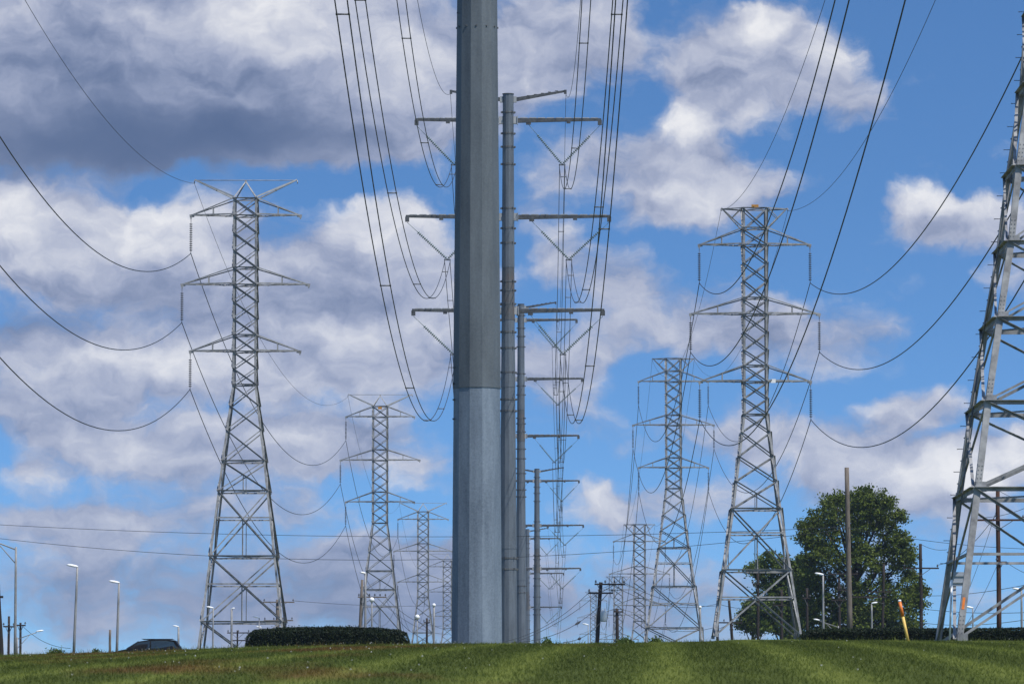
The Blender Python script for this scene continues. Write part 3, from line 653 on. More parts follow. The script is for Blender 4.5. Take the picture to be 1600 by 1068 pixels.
bands2 = [hh(v) for v in (177, 210, 231, 258, 327, 358, 381, 441, 455, 476, 520, 545, 583, 625, 643, 873, 890)]
M2, e2 = make_monopole('steel_monopole', (x, y, gb), H2, prof2, [hh(857), hh(605), hh(500), hh(418)], bands2, ['pole_far', 'pole_far', 'pole_far', 'pole_rust', 'pole_far'], ARMS, rot=R(6))
tag(M2, 'second steel pole with six arms, standing close behind the thick pole', 'power pole', 'steel monopoles of the middle row'); eM.append(e2)
for i, lab in ((1, 'third steel pole of the middle row, topmost arms level with the lowest of the second'),
               (2, 'slim steel pole standing clear at the right of the middle row'),
               (3, 'farthest and thinnest steel pole, just left of the slim one standing clear')):
    x, y, z = posM[i]; gb_i = z - H2
    c = copy_tree(M2); c.location = (x, y, gb_i); c['label'] = lab; eM.append(shift_ends(e2, (posM[0][0], posM[0][1], gb), (x, y, gb_i))); monos.append(c)

# ---------------------------------------------------------------- overhead lines
def cat_pts(A, B, S, n=44):
    A = Vector(A); B = Vector(B); out = []
    for i in range(n + 1):
        t = i / n; p = A.lerp(B, t); p.z -= 4 * S * t * (1 - t); out.append(p)
    return out
def span(A, B, S, label, group, r=.028, name='overhead_wire', cat='power line', n=44):
    A = Vector(A); B = Vector(B); mb = MB(); mb.tube([p - A for p in cat_pts(A, B, S, n)], r); o = mb.build(name, M['wire'], None, loc=A); tag(o, label, cat, group); return o
def bundle(A, B, S, label, group, gap=.45, r=.027, sp=46):
    A = Vector(A); B = Vector(B); root = empty('conductor_bundle', A); tag(root, label, 'power line', group); pts = cat_pts(A, B, S)
    off = Vector((gap / 2, 0, 0))
    for s in (-1, 1):
        mb = MB(); mb.tube([p - A + off * s for p in pts], r); mb.build('conductor', M['wire'], root)
    L_ = (B - A).length; k = sp * random.uniform(.25, .5)
    while k < L_ - 8:
        t = k / L_; p = A.lerp(B, t); p.z -= 4 * S * t * (1 - t); mb = MB(); mb.rod(p - A - off * 1.15, p - A + off * 1.15, .032, n=6)
        for s in (-1, 1): mb.rod(p - A + off * s + Vector((0, -.09, 0)), p - A + off * s + Vector((0, .09, 0)), .045, n=6)
        mb.build('spacer', M['galv_dark'], root); k += sp * random.uniform(.85, 1.15)
ORD = ['top', 'middle', 'bottom']; SD = {-1: 'left', 1: 'right'}
PN = ['thick near steel pole', 'second steel pole', 'third steel pole', 'slim clear steel pole', 'farthest steel pole']
SAGM = [{(-1, 0): 11.95, (-1, 1): 11.8, (-1, 2): 11.33, (1, 0): 12.13, (1, 1): 12.39, (1, 2): 12.74, (-1, 's'): 9.48, (1, 's'): 10.44}, 12.0, 9.0, 11.5]
for k in range(4):
    for s in (-1, 1):
        for i in (0, 1, 2, 's'):
            A, B = eM[k][(s, i)], eM[k + 1][(s, i)]; S = SAGM[k][(s, i)] if k == 0 else SAGM[k] * (.85 if i == 's' else 1)
            a_, b2 = PN[k], PN[k + 1]
            if i == 's': span(A, B, S, f'thin wire between the topmost {SD[s]} arms of {a_} and {b2}', 'shield wires of the middle row', r=.018)
            else: bundle(A, B, S, f'twin wires at the {ORD[i]} {SD[s]} arm between {a_} and {b2}', 'twin conductors of the middle row')
RN = ['cut-off right pylon', 'orange-box pylon', 'flat-topped pylon behind it', 'small flat-topped pylon', 'faint narrow pylon']
eR = [eR0, eR1, eR2, eR3, eR4]; SR = [None, 9.0, 8.2, 9.5]
for k in range(4):
    for s in (-1, 1):
        for i in (0, 1, 2, 's'):
            A, B = eR[k][(s, i)], eR[k + 1][(s, i)]
            if k == 0:
                key = 'RS' + ('L' if s < 0 else 'R') if i == 's' else 'R' + ('L' if s < 0 else 'R') + str(i + 1)
                S = FIT[key][2]
                if i == 's': A = Vector((FIT[key][0], 175, FIT[key][1] + EYE))
            else: S = SR[k] * (.8 if i == 's' else 1)
            nm = 'thin top' if i == 's' else ORD[i]
            span(A, B, S, f'{nm} {SD[s]} wire sagging between the {RN[k]} and the {RN[k + 1]}', 'wires of the right pylon row', r=(.018 if i == 's' else .036))
LF = {0: (-28.39, 43.13, 9.94), 1: (-29.88, 38.36, 10.24), 2: (-29.35, 32.78, 10.47), 's': (-28.66, 51.16, 6.99)}
LN = ['largest horned pylon', 'second horned pylon', 'third horned pylon', 'half-hidden far pylon']
for i in (0, 1, 2, 's'):
    nm = 'thin top' if i == 's' else ORD[i]; x, z, S = LF[i]
    span((x, 175, z + EYE), endsL[0][(-1, i)], S, f'{nm} wire curving in from the left edge to the largest horned pylon', 'wires of the left pylon row', r=(.018 if i == 's' else .036))
    for k, SS in ((0, 9.6), (1, 9.0), (2, 9.2)):
        span(endsL[k][(-1, i)], endsL[k + 1][(-1, i)], SS * (.8 if i == 's' else 1), f'{nm} wire sagging from the {LN[k]} to the {LN[k + 1]}', 'wires of the left pylon row', r=(.018 if i == 's' else .036))

# ---------------------------------------------------------------- wooden poles and lamps
def wood_pole(label, px, py, d, r, lean=0.0, material='wood_dark', arms=(), can=None, group='wooden utility poles', ymid=None, leany=0):
    """lean: photo pixels the top is off the foot; arms: (photo y, x0, x1, insulators)"""
    top = P(px, py, d); foot = Vector((P(px - lean, py, d).x, d, 0)); foot.z = gz(foot.x, d) - .1
    if lean:                                             # keep the lean a true slope down to the ground
        yb = 1190 - (foot.z - EYE) / d * F; k = (yb - py) / max(1000 - py, 20); foot.x = P(px - lean * k, py, d).x; foot.z = gz(foot.x, d) - .1
    root = empty('utility_pole', foot); t = top - foot; mb = MB(); n = 14; pts = [t * (i / 6) for i in range(7)]
    pts = [p + Vector((random.uniform(-1, 1) * r * .12, 0, 0)) if 0 < i < 6 else p for i, p in enumerate(pts)]
    mb.tube(pts, [r * (1.12 - .24 * i / 6) for i in range(7)], n=n); mb.build('pole', M[material], root)
    for (ya, x0, x1, ni) in arms:
        a = P(x0, ya, d - r - .08) - foot; b_ = P(x1, ya + (random.uniform(-.5, .5)), d - r - .08) - foot
        mb = MB(); mb.bar(a, b_, .12, .14); o = mb.build('crossarm', M[material], root)
        c = (a + b_) / 2; pc = P(px, ya, d) - foot
        mr = MB()
        for e in (a, b_):
            if (e - pc).length > .5: mr.bar(pc + Vector((0, -r, -.75)), pc.lerp(e, .55) + Vector((0, -r, -.05)), .05)
        if mr.v: mr.build('arm_brace', M['galv_dark'], o)
        for k in range(ni):
            f_ = .04 + .92 * k / max(1, ni - 1); p = a.lerp(b_, f_) + Vector((0, 0, .07)); mi = MB()
            mi.lathe(p, (0, 0, 1), [(0, .02), (.08, .02), (.10, .09), (.17, .10), (.19, .05), (.24, .07), (.30, .04)], n=8); mi.build('pin_insulator', M['disc'], o)
    if can:
        c = P(can[0], can[1], d - .5) - foot; mb = MB(); mb.lathe(c - Vector((0, 0, .5)), (0, 0, 1), [(0, .26), (.06, .29), (.9, .29), (1.0, .22), (1.05, .1)], n=16)
        for k in (-1, 1): mb.lathe(c + Vector((k * .13, 0, .5)), (0, 0, 1), [(0, .05), (.1, .06), (.2, .03), (.3, .03)], n=8)
        mb.build('transformer', M['transformer'], root)
    tag(root, label, 'utility pole', group); return root, top
wood_pole('tall bare grey wooden pole in front of the big tree', 1323, 730, 400, .21, lean=-4, material='wood', arms=())
root, _ = wood_pole('wooden pole with one crossarm beside the right side of the big tree', 1438, 849, 470, .17, lean=-1, arms=((887, 1411, 1467, 2),))
wood_pole('red-brown wooden pole with a crossarm seen through the cut-off pylon', 1559, 763, 360, .17, material='wood_red', arms=((812, 1521, 1602, 2), (878, 1557, 1573, 1)))
wood_pole('taller leaning wooden pole with crossarms right of the steel poles', 939, 909, 440, .19, lean=6, arms=((912, 929, 977, 4), (926, 919, 958, 3)), can=(943, 962))
wood_pole('shorter wooden pole just right of the taller leaning one', 964, 950, 520, .2, arms=((955, 959, 974, 2),))
wood_pole('leaning pole seen inside the legs of the orange-box pylon', 1139, 935, 480, .14, lean=-5, arms=())
wood_pole('short pole beside the left leg of the orange-box pylon', 1121, 955, 520, .15, arms=((972, 1116, 1160, 4),))
wood_pole('thin pole with a small arm in front of the smaller tree', 1184, 886, 500, .15, arms=((912, 1176, 1188, 1),))
wood_pole('thin pole in front of the smaller tree, left of the pylon leg', 1221, 920, 500, .14, arms=((945, 1208, 1228, 1),))
wood_pole('thin pole between the smaller tree and the tall lamp', 1261, 918, 500, .14, arms=((934, 1254, 1266, 2),))
wood_pole('dark pole against the big tree with sloping arms', 1381, 880, 520, .15, lean=3, arms=((924, 1355, 1392, 3), (932, 1330, 1385, 2)))
wood_pole('short pole with stacked crossarms low against the big tree', 1311, 900, 520, .15, arms=((896, 1294, 1341, 2), (921, 1308, 1325, 4), (937, 1299, 1322, 3)))
wood_pole('dark thick pole cut by the left picture edge', -4, 912, 300, .17, lean=-5, material='wood_black', arms=((932, -12, 5, 1),))
wood_pole('thin dark pole left of the first lamp post', 14, 962, 480, .13, arms=((978, 5, 22, 3),))
wood_pole('thin dark pole right of the first lamp post', 32, 972, 500, .13, arms=((976, 24, 40, 2),))
wood_pole('bare short grey post beside the second lamp', 172, 983, 300, .08, material='wood', group='wooden utility poles')
wood_pole('pole with wide top crossarm beside the right foot of the largest horned pylon', 434, 936, 560, .24, material='wood', arms=((940, 411, 460, 2), (969, 412, 458, 4)))
wood_pole('small far pole with a crossarm between the legs of the largest horned pylon', 371, 984, 620, .12, arms=((988, 355, 390, 3), (1000, 360, 384, 2)))
wood_pole('pole with a long low crossarm at the second horned pylon', 566, 905, 520, .16, lean=4, material='wood', arms=((932, 559, 604, 6),))
wood_pole('small dark pole between the third horned pylon and the thick pole', 667, 965, 620, .15, arms=((972, 662, 672, 2),))

def lamp(label, px, py, d, side, hl, r=.085, arm=0.0, rise=0.0, material='lamp_pole', ball=False, lean=0):
    """cobra lamp: side -1 head to the left; hl head length in photo px; arm length in metres"""
    top = P(px, py, d); foot = Vector((P(px - lean, py, d).x, d, 0)); foot.z = gz(foot.x, d) - .1; root = empty('street_lamp', foot); t = top - foot
    mb = MB(); mb.tube([t * (i / 4) for i in range(5)], [r * (1.25 - .4 * i / 4) for i in range(5)], n=12); mb.build('pole', M[material], root)
    mb = MB(); mb.lathe((0, 0, 0), (0, 0, 1), [(0, r * 2.2), (.25, r * 2.0), (.32, r * 1.3)], n=12); mb.build('base_collar', M['lamp_pole'], root)
    h = hl * d / F; st = t + Vector((side * arm, 0, rise))
    if arm:
        ma = MB(); ma.tube([t + Vector((0, 0, -.12)), st + Vector((0, 0, -.02))], r * .55, n=8); 
        ma.tube([t + Vector((0, 0, -.75)), t.lerp(st, .62) + Vector((0, 0, -.10))], r * .4, n=6); ma.build('lamp_arm', M['lamp_pole'], root)
    if ball:
        mh = MB(); rr = h / 2; mh.lathe(st + Vector((0, 0, -rr * .6)), (0, 0, 1), [(rr * (1 - math.cos(a)), max(.004, rr * math.sin(a))) for a in [math.pi * k / 8 for k in range(9)]], n=14); mh.build('lamp_head', M['lamp_head'], root)
    else:
        mh = MB(); w = max(.32 * h, .16); vs = []; secs = [(-.06, .35, .55), (.12, .6, .8), (.45, 1.0, 1.0), (.8, .9, .85), (1.0, .35, .35)]
        for (f_, kw, kh) in secs:
            for i in range(10):
                a = 2 * math.pi * i / 10; zc = math.sin(a) * w * .50 * kh; zc = max(zc, -w * .28 * kh); vs.append(st + Vector((side * h * f_, math.cos(a) * w * kw * .9, zc + .04 + f_ * h * .16)))
        fs = [(j * 10 + i, j * 10 + (i + 1) % 10, (j + 1) * 10 + (i + 1) % 10, (j + 1) * 10 + i) for j in range(4) for i in range(10)] + [tuple(range(10))[::-1], tuple(range(40, 50))]
        mh.add(vs, fs, True); mh.build('lamp_head', M['lamp_head'], root)
    tag(root, label, 'street lamp', 'street lamps'); return root
lamp('tall lamp post with a braced arm reaching out of the left edge', 25, 854, 215, -1, 16, r=.055, arm=1.25, rise=.38)
lamp('first single-headed lamp post right of the braced one', 121, 886, 235, -1, 17, r=.058, lean=5)
lamp('lamp post just left of the car roof', 186, 911, 250, -1, 16, r=.06, lean=3)
lamp('tiny lamp at the rear end of the car', 279, 979, 420, -1, 9, r=.10)
lamp('low lamp with a long arm rising to the right, left picture edge', 27, 995, 330, 1, 11, r=.05, arm=1.3, rise=.35)
lamp('lamp just inside the left leg of the largest horned pylon', 333, 950, 330, -1, 11, r=.055)
lamp('thin post with a small head in the middle of the largest horned pylon', 362, 951, 420, 1, 5, r=.10)
lamp('lamp with a wide white head left of the wide-armed pole', 405, 965, 420, -1, 10, r=.05)
lamp('low lamp right beside the left end of the hedge', 408, 980, 450, -1, 8, r=.05)
lamp('tall white post with lamp at the left leg of the second horned pylon', 571, 896, 300, -1, 9, r=.07)
lamp('shorter round-headed lamp inside the second horned pylon', 581, 938, 340, -1, 8, r=.06, ball=True)
lamp('pale round-headed lamp below the third horned pylon', 652, 965, 380, -1, 8, r=.05, ball=True)
lamp('dark-topped post with a white ball lamp left of the thick pole', 678, 946, 330, -1, 6, r=.075, ball=True)
lamp('small lamp on the right foot of the pylon behind the orange-box one', 1094, 949, 400, 1, 5, r=.09, ball=True)
lamp('tall lamp post with its head to the left in front of the trees', 1286, 898, 330, -1, 13, r=.07)
lamp('short lamp post in front of the big tree, left of the yellow marker', 1362, 943, 330, 1, 9, r=.06)
lamp('low side-arm lamp behind the hedge beside the tall lamp post', 1310, 977, 380, -1, 9, r=.05, arm=1.5, rise=.4)
lamp('lamp between the cut-off pylon and the red-brown pole', 1520, 950, 330, -1, 13, r=.05)
lamp('lamp post at the right picture edge with its head to the left', 1596, 922, 300, -1, 14, r=.065)
lamp('small pale lamp left of the leaning wooden pole', 919, 976, 420, -1, 9, r=.04)

# local wires
def lw(label, a, b_, S, r=.02, group='low local wires'): span(P(*a), P(*b_), S, label, group, r=r, n=24)
lw('upper of the two long wires crossing low over the whole left half', (-40, 817, 440), (1323, 823, 402), 1.0, .022, 'long low wires crossing the view')
lw('lower of the two long wires crossing low over the whole left half', (-40, 836, 440), (1323, 826, 402), 2.4, .022, 'long low wires crossing the view')
lw('wire leaving the bare wooden pole to the right', (1323, 823, 400), (1660, 858, 380), .45, .02)
for i, (a, b_, S, t) in enumerate([
    ((1438, 930, 470), (1660, 900, 330), .4, 'thick lower cable at the right picture edge behind the pylon'),
    ((1438, 950, 470), (1660, 953, 330), .3, 'thin cable under the thick one at the right picture edge'),
    ((1438, 972, 470), (1660, 957, 330), .5, 'lowest cable above the right hedge'),
    ((1438, 849, 470), (1480, 858, 470), .25, 'short drooping wire at the top of the single-crossarm pole'),
    ((1466, 882, 470), (1559, 800, 360), .8, 'wire between the two crossarm poles seen through the pylon'),
    ((1523, 808, 360), (1660, 760, 330), .6, 'wire from the red-brown pole crossarm rising to the right edge'),
    ((1559, 765, 360), (1660, 775, 330), .6, 'wire from the top of the red-brown pole to the right edge'),
    ((1559, 880, 360), (1500, 990, 300), .3, 'cable slanting down left from the red-brown pole'),
    ((1559, 790, 360), (1480, 992, 460), .8, 'long cable slanting down left behind the cut-off pylon'),
    ((1573, 878, 360), (1660, 905, 330), .4, 'wire from the small arm of the red-brown pole'),
    ((921, 924, 440), (780, 1003, 380), .8, 'uppermost cable falling left from the leaning wooden pole'),
    ((935, 926, 440), (780, 1010, 360), .6, 'second cable falling left from the leaning wooden pole'),
    ((938, 945, 440), (800, 1003, 330), .8, 'third cable falling left from the leaning wooden pole'),
    ((938, 972, 440), (880, 1003, 330), .4, 'lowest cable falling left from the leaning wooden pole'),
    ((976, 910, 440), (1125, 945, 560), .8, 'wire from the leaning wooden pole to the right behind the pylon'),
    ((950, 910, 440), (1122, 942, 560), 1.2, 'second wire from the leaning wooden pole to the right'),
    ((972, 955, 520), (1121, 978, 520), 1.2, 'cable from the shorter wooden pole to the right'),
    ((1120, 942, 520), (1221, 945, 500), .5, 'wire passing through the orange-box pylon at mid height of its base'),
    ((604, 934, 520), (700, 975, 620), 1.2, 'wire falling right from the long low crossarm'),
    ((590, 934, 520), (700, 990, 620), 1.0, 'second wire falling right from the long low crossarm'),
    ((604, 938, 520), (640, 985, 400), .3, 'short cable falling behind the left hedge end'),
    ((667, 972, 620), (720, 985, 620), .3, 'short wire at the small dark pole left of the thick pole'),
    ((460, 938, 560), (700, 945, 640), .3, 'faint level wire from the wide-armed pole to the right'),
    ((32, 974, 500), (110, 1012, 420), .6, 'wire slanting down right from the thin dark pole at the left')]):
    lw(t, a, b_, S, .018 if a[2] < 400 else .024)
for A_, B_, S_, f_, t in ((P(938, 945, 440), P(800, 1003, 330), .8, .28, 'upper'), (P(938, 972, 440), P(880, 1003, 330), .4, .60, 'lower')):
    q_ = cat_pts(A_, B_, S_, 200); a = q_[int(f_ * 200)]; e = (q_[int(f_ * 200) + 1] - a).normalized() * 7.5
    mb = MB(); mb.tube([e * 0, e * .15, e * .45, e * .8, e], [.04, .08, .11, .08, .035], n=8)
    tag(mb.build('cable_splice', M['rubber'], None, loc=a), f'{t} black cable splice left of the leaning wooden pole', 'cable splice', 'black cable splices')

# ---------------------------------------------------------------- yellow marker post
top = P(1405.5, 938, 142); base = P(1420, 1010, 142); base.z = gz(base.x, 142) - .05
t = top - base; root = empty('marker_post', base)
mb = MB(); mb.rod((0, 0, 0), t * .64, .043, .043, n=12); mb.build('post', M['yellow'], root)
mb = MB(); mb.lathe(t * .64, t, [(0, .048), (t.length * .34, .048)], n=12); mb.build('orange_sleeve', M['orange'], root)
mb = MB(); mb.lathe(t * .98, t, [(0, .05), (.04, .048), (.06, .03)], n=12); mb.build('cap', M['white'], root)
tag(root, 'leaning yellow pipeline marker post with an orange top standing in the lawn', 'marker post')

# ---------------------------------------------------------------- hedges
def hedge(label, x0, x1, ytop, d, depth, profile, n, name='hedge'):
    """profile: (fraction along, height factor)"""
    A = P(x0, ytop, d); B = P(x1, ytop, d); c = Vector(((A.x + B.x) / 2, d, 0)); c.z = gz(c.x, d); L_ = B.x - A.x; zt = A.z
    fx = rng.random(n); hf = np.interp(fx, [p_[0] for p_ in profile], [p_[1] for p_ in profile])
    X = A.x + fx * L_; th = rng.random(n)
    H = (zt - ground(X, np.full(n, d))) * hf * (1 + .012 * np.sin(X * 2.1) + .01 * np.sin(X * 5.7) + rng.normal(0, .018, n))
    side = rng.random(n) < .55; H = H * np.where(rng.random(n) < .03, 1 + rng.random(n) * .10, 1)
    Yo = np.where(side, -depth / 2, rng.uniform(-depth / 2, depth / 2, n)) + rng.normal(0, .05, n)
    Zf = np.where(side, rng.random(n), 1 - np.abs(rng.normal(0, .03, n)))
    Yo = Yo * np.where(Zf > .85, 1 - (Zf - .85) * 1.6, 1)
    Z = ground(X, np.full(n, d)) + H * Zf + rng.normal(0, .02, n)
    C = np.stack([X, d + Yo, Z], -1) - np.array(c)
    V, Fq = leaf_quads(C, .05, .09); 
    o = np_mesh(name, V, Fq, M['hedge']); o.location = c
    root = empty('hedge', c); o.name = 'foliage'; o.parent = root; o.location = (0, 0, 0)
    mb = MB(); k = 24
    for i in range(k):
        f0, f1 = i / k, (i + 1) / k; xa, xb = A.x + f0 * L_, A.x + f1 * L_
        ha = (zt - gz(xa, d)) * np.interp(f0, [p_[0] for p_ in profile], [p_[1] for p_ in profile]) - .06; hb = (zt - gz(xb, d)) * np.interp(f1, [p_[0] for p_ in profile], [p_[1] for p_ in profile]) - .06
        ga, gb_ = gz(xa, d) - .05, gz(xb, d) - .05; D2 = depth / 2 - .06
        vs = [Vector((x_, d + s * D2, z_)) - c for x_, zlo, zhi in ((xa, ga, ga + max(ha, .1)), (xb, gb_, gb_ + max(hb, .1))) for s in (-1, 1) for z_ in (zlo, zhi)]
        mb.add(vs, [(0, 4, 5, 1), (2, 3, 7, 6), (1, 5, 7, 3)] + ([(0, 1, 3, 2)] if i == 0 else []) + ([(4, 6, 7, 5)] if i == k - 1 else []))
    mb.build('branches', M['hedge'], root); tag(root, label, 'hedge', 'clipped hedges'); return root
def leaf_quads(C, smin, smax, up=.0):
    n = len(C); s = rng.uniform(smin, smax, n)[:, None]; a = rng.normal(size=(n, 3)); a[:, 2] += up; a /= np.linalg.norm(a, axis=1)[:, None]
    r = rng.normal(size=(n, 3)); u = np.cross(a, r); u /= np.linalg.norm(u, axis=1)[:, None]; w = np.cross(a, u)
    V = np.stack([C - u * s * .5, C - w * s * .32 + u * s * .05, C + u * s * .55, C + w * s * .32 + u * s * .05], 1).reshape(-1, 3)
    return V, np.arange(n * 4).reshape(-1, 4)
hedge('long low dark clipped hedge on the crest left of the thick pole', 384, 641, 980, 228, 1.6, [(0, .3), (.01, .7), (.05, .88), (.3, .99), (.5, 1), (.8, .97), (.93, .87), (.98, .75), (1, .4)], 26000)
hedge('dark clipped hedge behind the yellow marker running out at the right edge', 1250, 1680, 982, 235, 2.0, [(0, .4), (.03, .85), (.1, .95), (.5, 1), (1, 1.05)], 34000)

# ---------------------------------------------------------------- trees
def tree(label, d, blobs, trunk_px, n, mat_leaf, leaf=(.20, .42), depth_k=.9, seed=3):
    """blobs: leaf clumps (photo x, y, radius in px); each becomes a cluster of smaller sprays"""
    rs = np.random.default_rng(seed); foot = Vector((P(trunk_px, 900, d).x, d, 0)); foot.z = gz(foot.x, d) - .1; root = empty('broadleaf_tree', foot)
    xs_ = [b[0] for b in blobs]; W = (max(xs_) - min(xs_)) / 2 * d / F; cxm = (max(xs_) + min(xs_)) / 2
    cl = []
    for (px, py, r) in blobs:
        rm = r * d / F; e = max(0, 1 - ((px - cxm) * d / F / (W + 2)) ** 2) ** .5
        for k in range(3 if r > 20 else 2):
            yy = rs.uniform(-1, 1) * W * depth_k * e if k else -abs(rs.uniform(.3, 1)) * W * depth_k * e
            c = P(px, py, d); c.y += yy; cl.append((c - foot, rm))
    sp = []
    for c, rm in cl:                                     # sprays on the surface of each clump
        m_ = int(10 + rm * 8)
        for _ in range(m_):
            v = Vector(rs.normal(size=3)).normalized(); v.z = v.z * .9 + .12
            if v.z < -.45 and rs.random() < .6: continue
            sp.append((c + v * rm * rs.uniform(.5, 1.12), rs.uniform(.3, .8)))
    per = max(6, n // len(sp)); Cs = []
    for c, sr in sp:
        q_ = rs.normal(size=(per, 3)) * np.array([sr * .62, sr * .62, sr * .34]); q_[:, 2] -= .12 * (q_[:, 0] ** 2 + q_[:, 1] ** 2) ; Cs.append(q_ + np.array(c))
    C = np.concatenate(Cs); V, Fq = leaf_quads(C, leaf[0], leaf[1], .8)
    o = np_mesh('crown', V, Fq, M[mat_leaf]); o.parent = root
    mb = MB(); top = max(c.z for c, _ in cl); R0_ = .028 * top + .1
    tp = [Vector((math.sin(i * .9) * .12 * i / 3, 0, top * .85 * i / 8)) for i in range(9)]; mb.tube(tp, [R0_ * (1.25 - 1.1 * i / 8) for i in range(9)], n=12)
    o = mb.build('trunk', M['bark'], root)
    for i, (c, rm) in enumerate(cl[::2]):
        h = max(.18, min(.75, c.z / top * .62)) * top; a = Vector((0, 0, h)); mid = a.lerp(c, .5) + Vector((0, 0, -.4)); mb = MB(); rr = R0_ * .32
        mb.tube([a, a.lerp(mid, .5) + Vector((0, 0, -.1)), mid, mid.lerp(c, .6) + Vector((0, 0, .1)), c], [rr, rr * .8, rr * .6, rr * .4, rr * .18], n=6); mb.build('limb', M['bark'], o)
    tag(root, label, 'tree', 'broadleaf trees behind the right hedge'); return root
tree('largest broad dark green tree behind the bare wooden pole', 560,
     [(1302,795,25),(1335,786,20),(1365,796,25),(1285,818,24),(1262,826,14),(1318,830,32),(1352,828,30),(1385,824,18),(1398,852,22),(1275,852,26),(1292,880,30),(1335,880,34),(1376,880,30),
      (1408,880,18),(1422,900,12),(1432,918,9),(1278,915,26),(1310,935,34),(1360,935,38),(1402,930,26),(1428,945,14),(1280,960,26),(1320,975,26),(1370,975,28),(1412,970,26),(1262,880,12),(1258,838,9),(1310,783,12),(1350,775,11),(1378,788,12),(1398,812,11),(1412,846,10),(1418,868,10),(1440,925,8),(1338,990,34),(1258,950,20),(1260,905,16),(1256,925,16),(1252,990,24),(1235,1005,20),(1300,1005,26),(1350,1010,26),(1372,960,22),(1330,960,24),(1425,990,16),(1290,995,26),(1390,995,30),(1345,800,22),(1405,815,0.1)][:-1],
     1338, 78000, 'leaf', seed=5)
tree('smaller tree to the left of the big one, seen through the pylon legs', 600,
     [(1202,876,16),(1186,892,13),(1220,884,15),(1236,890,14),(1250,905,16),(1205,905,20),(1228,918,22),(1196,930,20),(1244,940,22),(1215,948,24),(1246,930,20),(1248,895,15),(1253,880,11),(1252,950,22),(1240,955,24),(1258,915,14),(1190,958,16),(1235,972,24),(1205,978,20),(1255,968,20),(1176,890,7)], 1222, 34000, 'leaf2', seed=8)
tree('low dark bushy tree at the foot of the orange-box pylon', 640, [(1176,948,12),(1166,962,11),(1184,964,13),(1160,976,9),(1178,984,15),(1196,978,12),(1190,945,9)], 1178, 9000, 'leaf', seed=9)
# low bushes at the crest
def bush(label, px, py, d, r, n, seed):
    rs = np.random.default_rng(seed); c = P(px, py, d); g_ = gz(c.x, d); foot = Vector((c.x, d, g_)); Hh = max(.2, c.z - g_)
    q_ = rs.normal(size=(n, 3)) * np.array([r * .45, r * .35, Hh * .28]); q_[:, 2] = np.abs(q_[:, 2]) * 1.4 + .02
    V, Fq = leaf_quads(q_, .04, .10, .3); o = np_mesh('shrub', V, Fq, M['weed']); o.location = foot; tag(o, label, 'shrub', 'weed clumps on the crest')
bush('small bushy weed clump on the crest below the first lamp', 87, 1014, 158, .28, 900, 1)
bush('tiny weed clump on the crest left of the car', 150, 1014, 158, .12, 260, 2)
bush('weed clump on the crest at the foot of the shorter wooden pole', 977, 999, 150, .25, 700, 3)
bush('weed clump on the crest right of the slim steel pole', 855, 1000, 150, .15, 400, 4)
bush('weed clump on the crest under the pylon behind the orange-box one', 1025, 998, 150, .2, 500, 5)

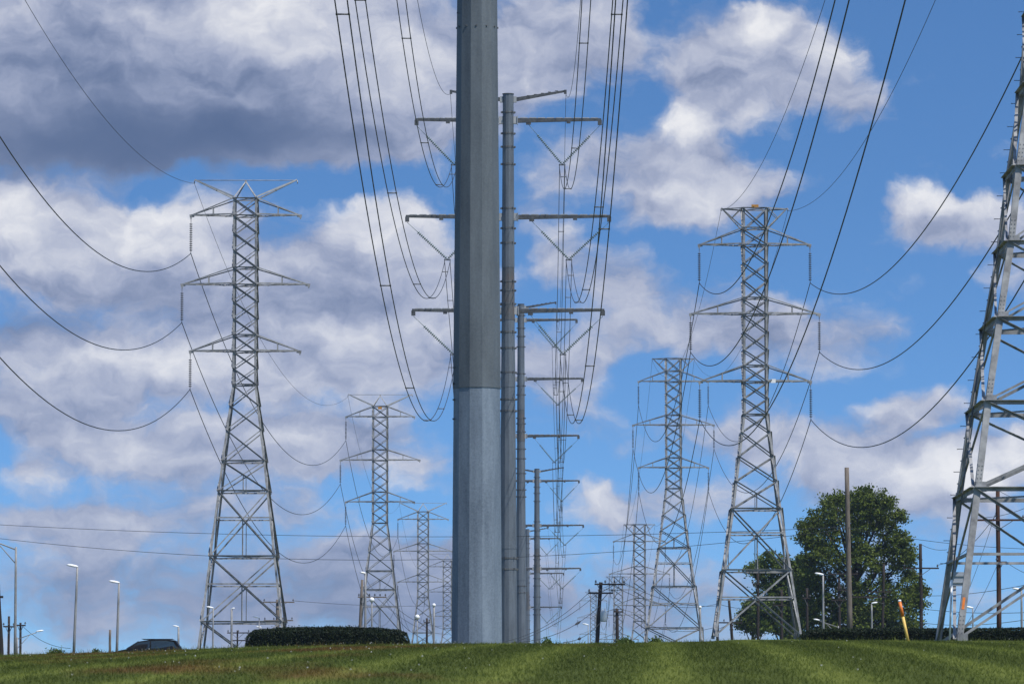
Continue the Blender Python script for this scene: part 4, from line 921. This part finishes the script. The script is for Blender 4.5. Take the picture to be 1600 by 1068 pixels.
# ---------------------------------------------------------------- car beyond the crest
def car():
    d = 280; xc = P(228, 1000, d).x; z0 = P(228, 998.5, d).z - 1.62; root = empty('parked_car', (xc, d, z0))
    prof = [(-2.25, .35), (-2.3, .62), (-2.2, .80), (-1.45, .98), (-1.05, 1.06), (-.35, 1.50), (.3, 1.60), (1.2, 1.61), (1.75, 1.56), (2.05, 1.12), (2.22, .98), (2.28, .55), (2.2, .32), (1.8, .25), (-1.9, .25)]
    mb = MB(); n = len(prof); rows = []
    for y_, k in ((-.90, .93), (-.86, 1.0), (.86, 1.0), (.90, .93)):
        rows.append([Vector((x * (.99 if k < 1 else 1), (y_ * (1 if z < 1.08 else .86 - .0 * z)), .25 + (z - .25) * (1 if k == 1 else .985))) for x, z in prof])
    vs = sum(rows, []); fs = [(j * n + i, j * n + (i + 1) % n, (j + 1) * n + (i + 1) % n, (j + 1) * n + i) for j in range(3) for i in range(n)] + [tuple(range(n))[::-1], tuple(range(3 * n, 4 * n))]
    mb.add(vs, fs); mb.build('body', M['paint'], root)
    for s in (-1, 1):
        for poly in ([(-.95, 1.08), (-.33, 1.44), (.28, 1.52), (.28, 1.08)], [(.36, 1.08), (.36, 1.52), (1.15, 1.53), (1.65, 1.46), (1.85, 1.12)]):
            mb = MB(); a = [Vector((x, s * (.795 if z > 1.09 else .86), z)) for x, z in poly]; b2 = [v + Vector((0, s * .012, 0)) for v in a]; k = len(a)
            mb.add(a + b2, [tuple(range(k)), tuple(range(k, 2 * k))[::-1]] + [(i, (i + 1) % k, k + (i + 1) % k, k + i) for i in range(k)]); mb.build('window', M['glass'], root)
        mb = MB(); mb.bar(Vector((-.2, s * .62, 1.64)), Vector((1.6, s * .62, 1.64)), .04, .03); mb.build('roof_rail', M['paint'], root)
        for x in (-1.42, 1.42):
            w = MB(); w.lathe((x, s * .90, .33), (0, -s, 0), [(0, .30), (.02, .33), (.2, .33), (.22, .30)], n=20); o = w.build('wheel', M['rubber'], root)
            w = MB(); w.lathe((x, s * .915, .33), (0, -s, 0), [(0, .12), (.01, .21), (.05, .21)], n=16); w.build('rim', M['galv_light'], o)
        mb = MB(); mb.box((-2.18, s * .62, .72), (.12, .36, .14)); mb.build('headlight', M['white'], root)
        mb = MB(); mb.box((2.2, s * .7, .90), (.1, .22, .2)); mb.build('tail_light', M['orange'], root)
    mb = MB(); a = [Vector(v) for v in ((-1.06, -.74, 1.075), (-1.06, .74, 1.075), (-.38, .66, 1.50), (-.38, -.66, 1.50))]; mb.add(a + [v + Vector((-.015, 0, .02)) for v in a], [(0, 1, 2, 3), (4, 7, 6, 5), (0, 4, 5, 1), (1, 5, 6, 2), (2, 6, 7, 3), (3, 7, 4, 0)]); mb.build('windscreen', M['glass'], root)
    tag(root, 'dark car whose roof shows over the crest of the lawn on the left', 'car')
car()

# ---------------------------------------------------------------- haze
HAZE = 0.00007
if HAZE:
    mb = MB(); mb.box((0, 1300, 46), (6200, 3520, 104)); 
    hm = bpy.data.materials.new('thin blue air'); hm.use_nodes = True; nt = hm.node_tree; nt.nodes.clear(); o_ = nt.nodes.new('ShaderNodeOutputMaterial'); v = nt.nodes.new('ShaderNodeVolumePrincipled')
    v.inputs['Color'].default_value = (.62, .74, 1.0, 1); v.inputs['Density'].default_value = HAZE; v.inputs['Anisotropy'].default_value = .3; nt.links.new(v.outputs[0], o_.inputs['Volume'])
    h = mb.build('haze', hm); tag(h, 'thin bluish air between the viewer and the far pylons', 'haze', kind='stuff')
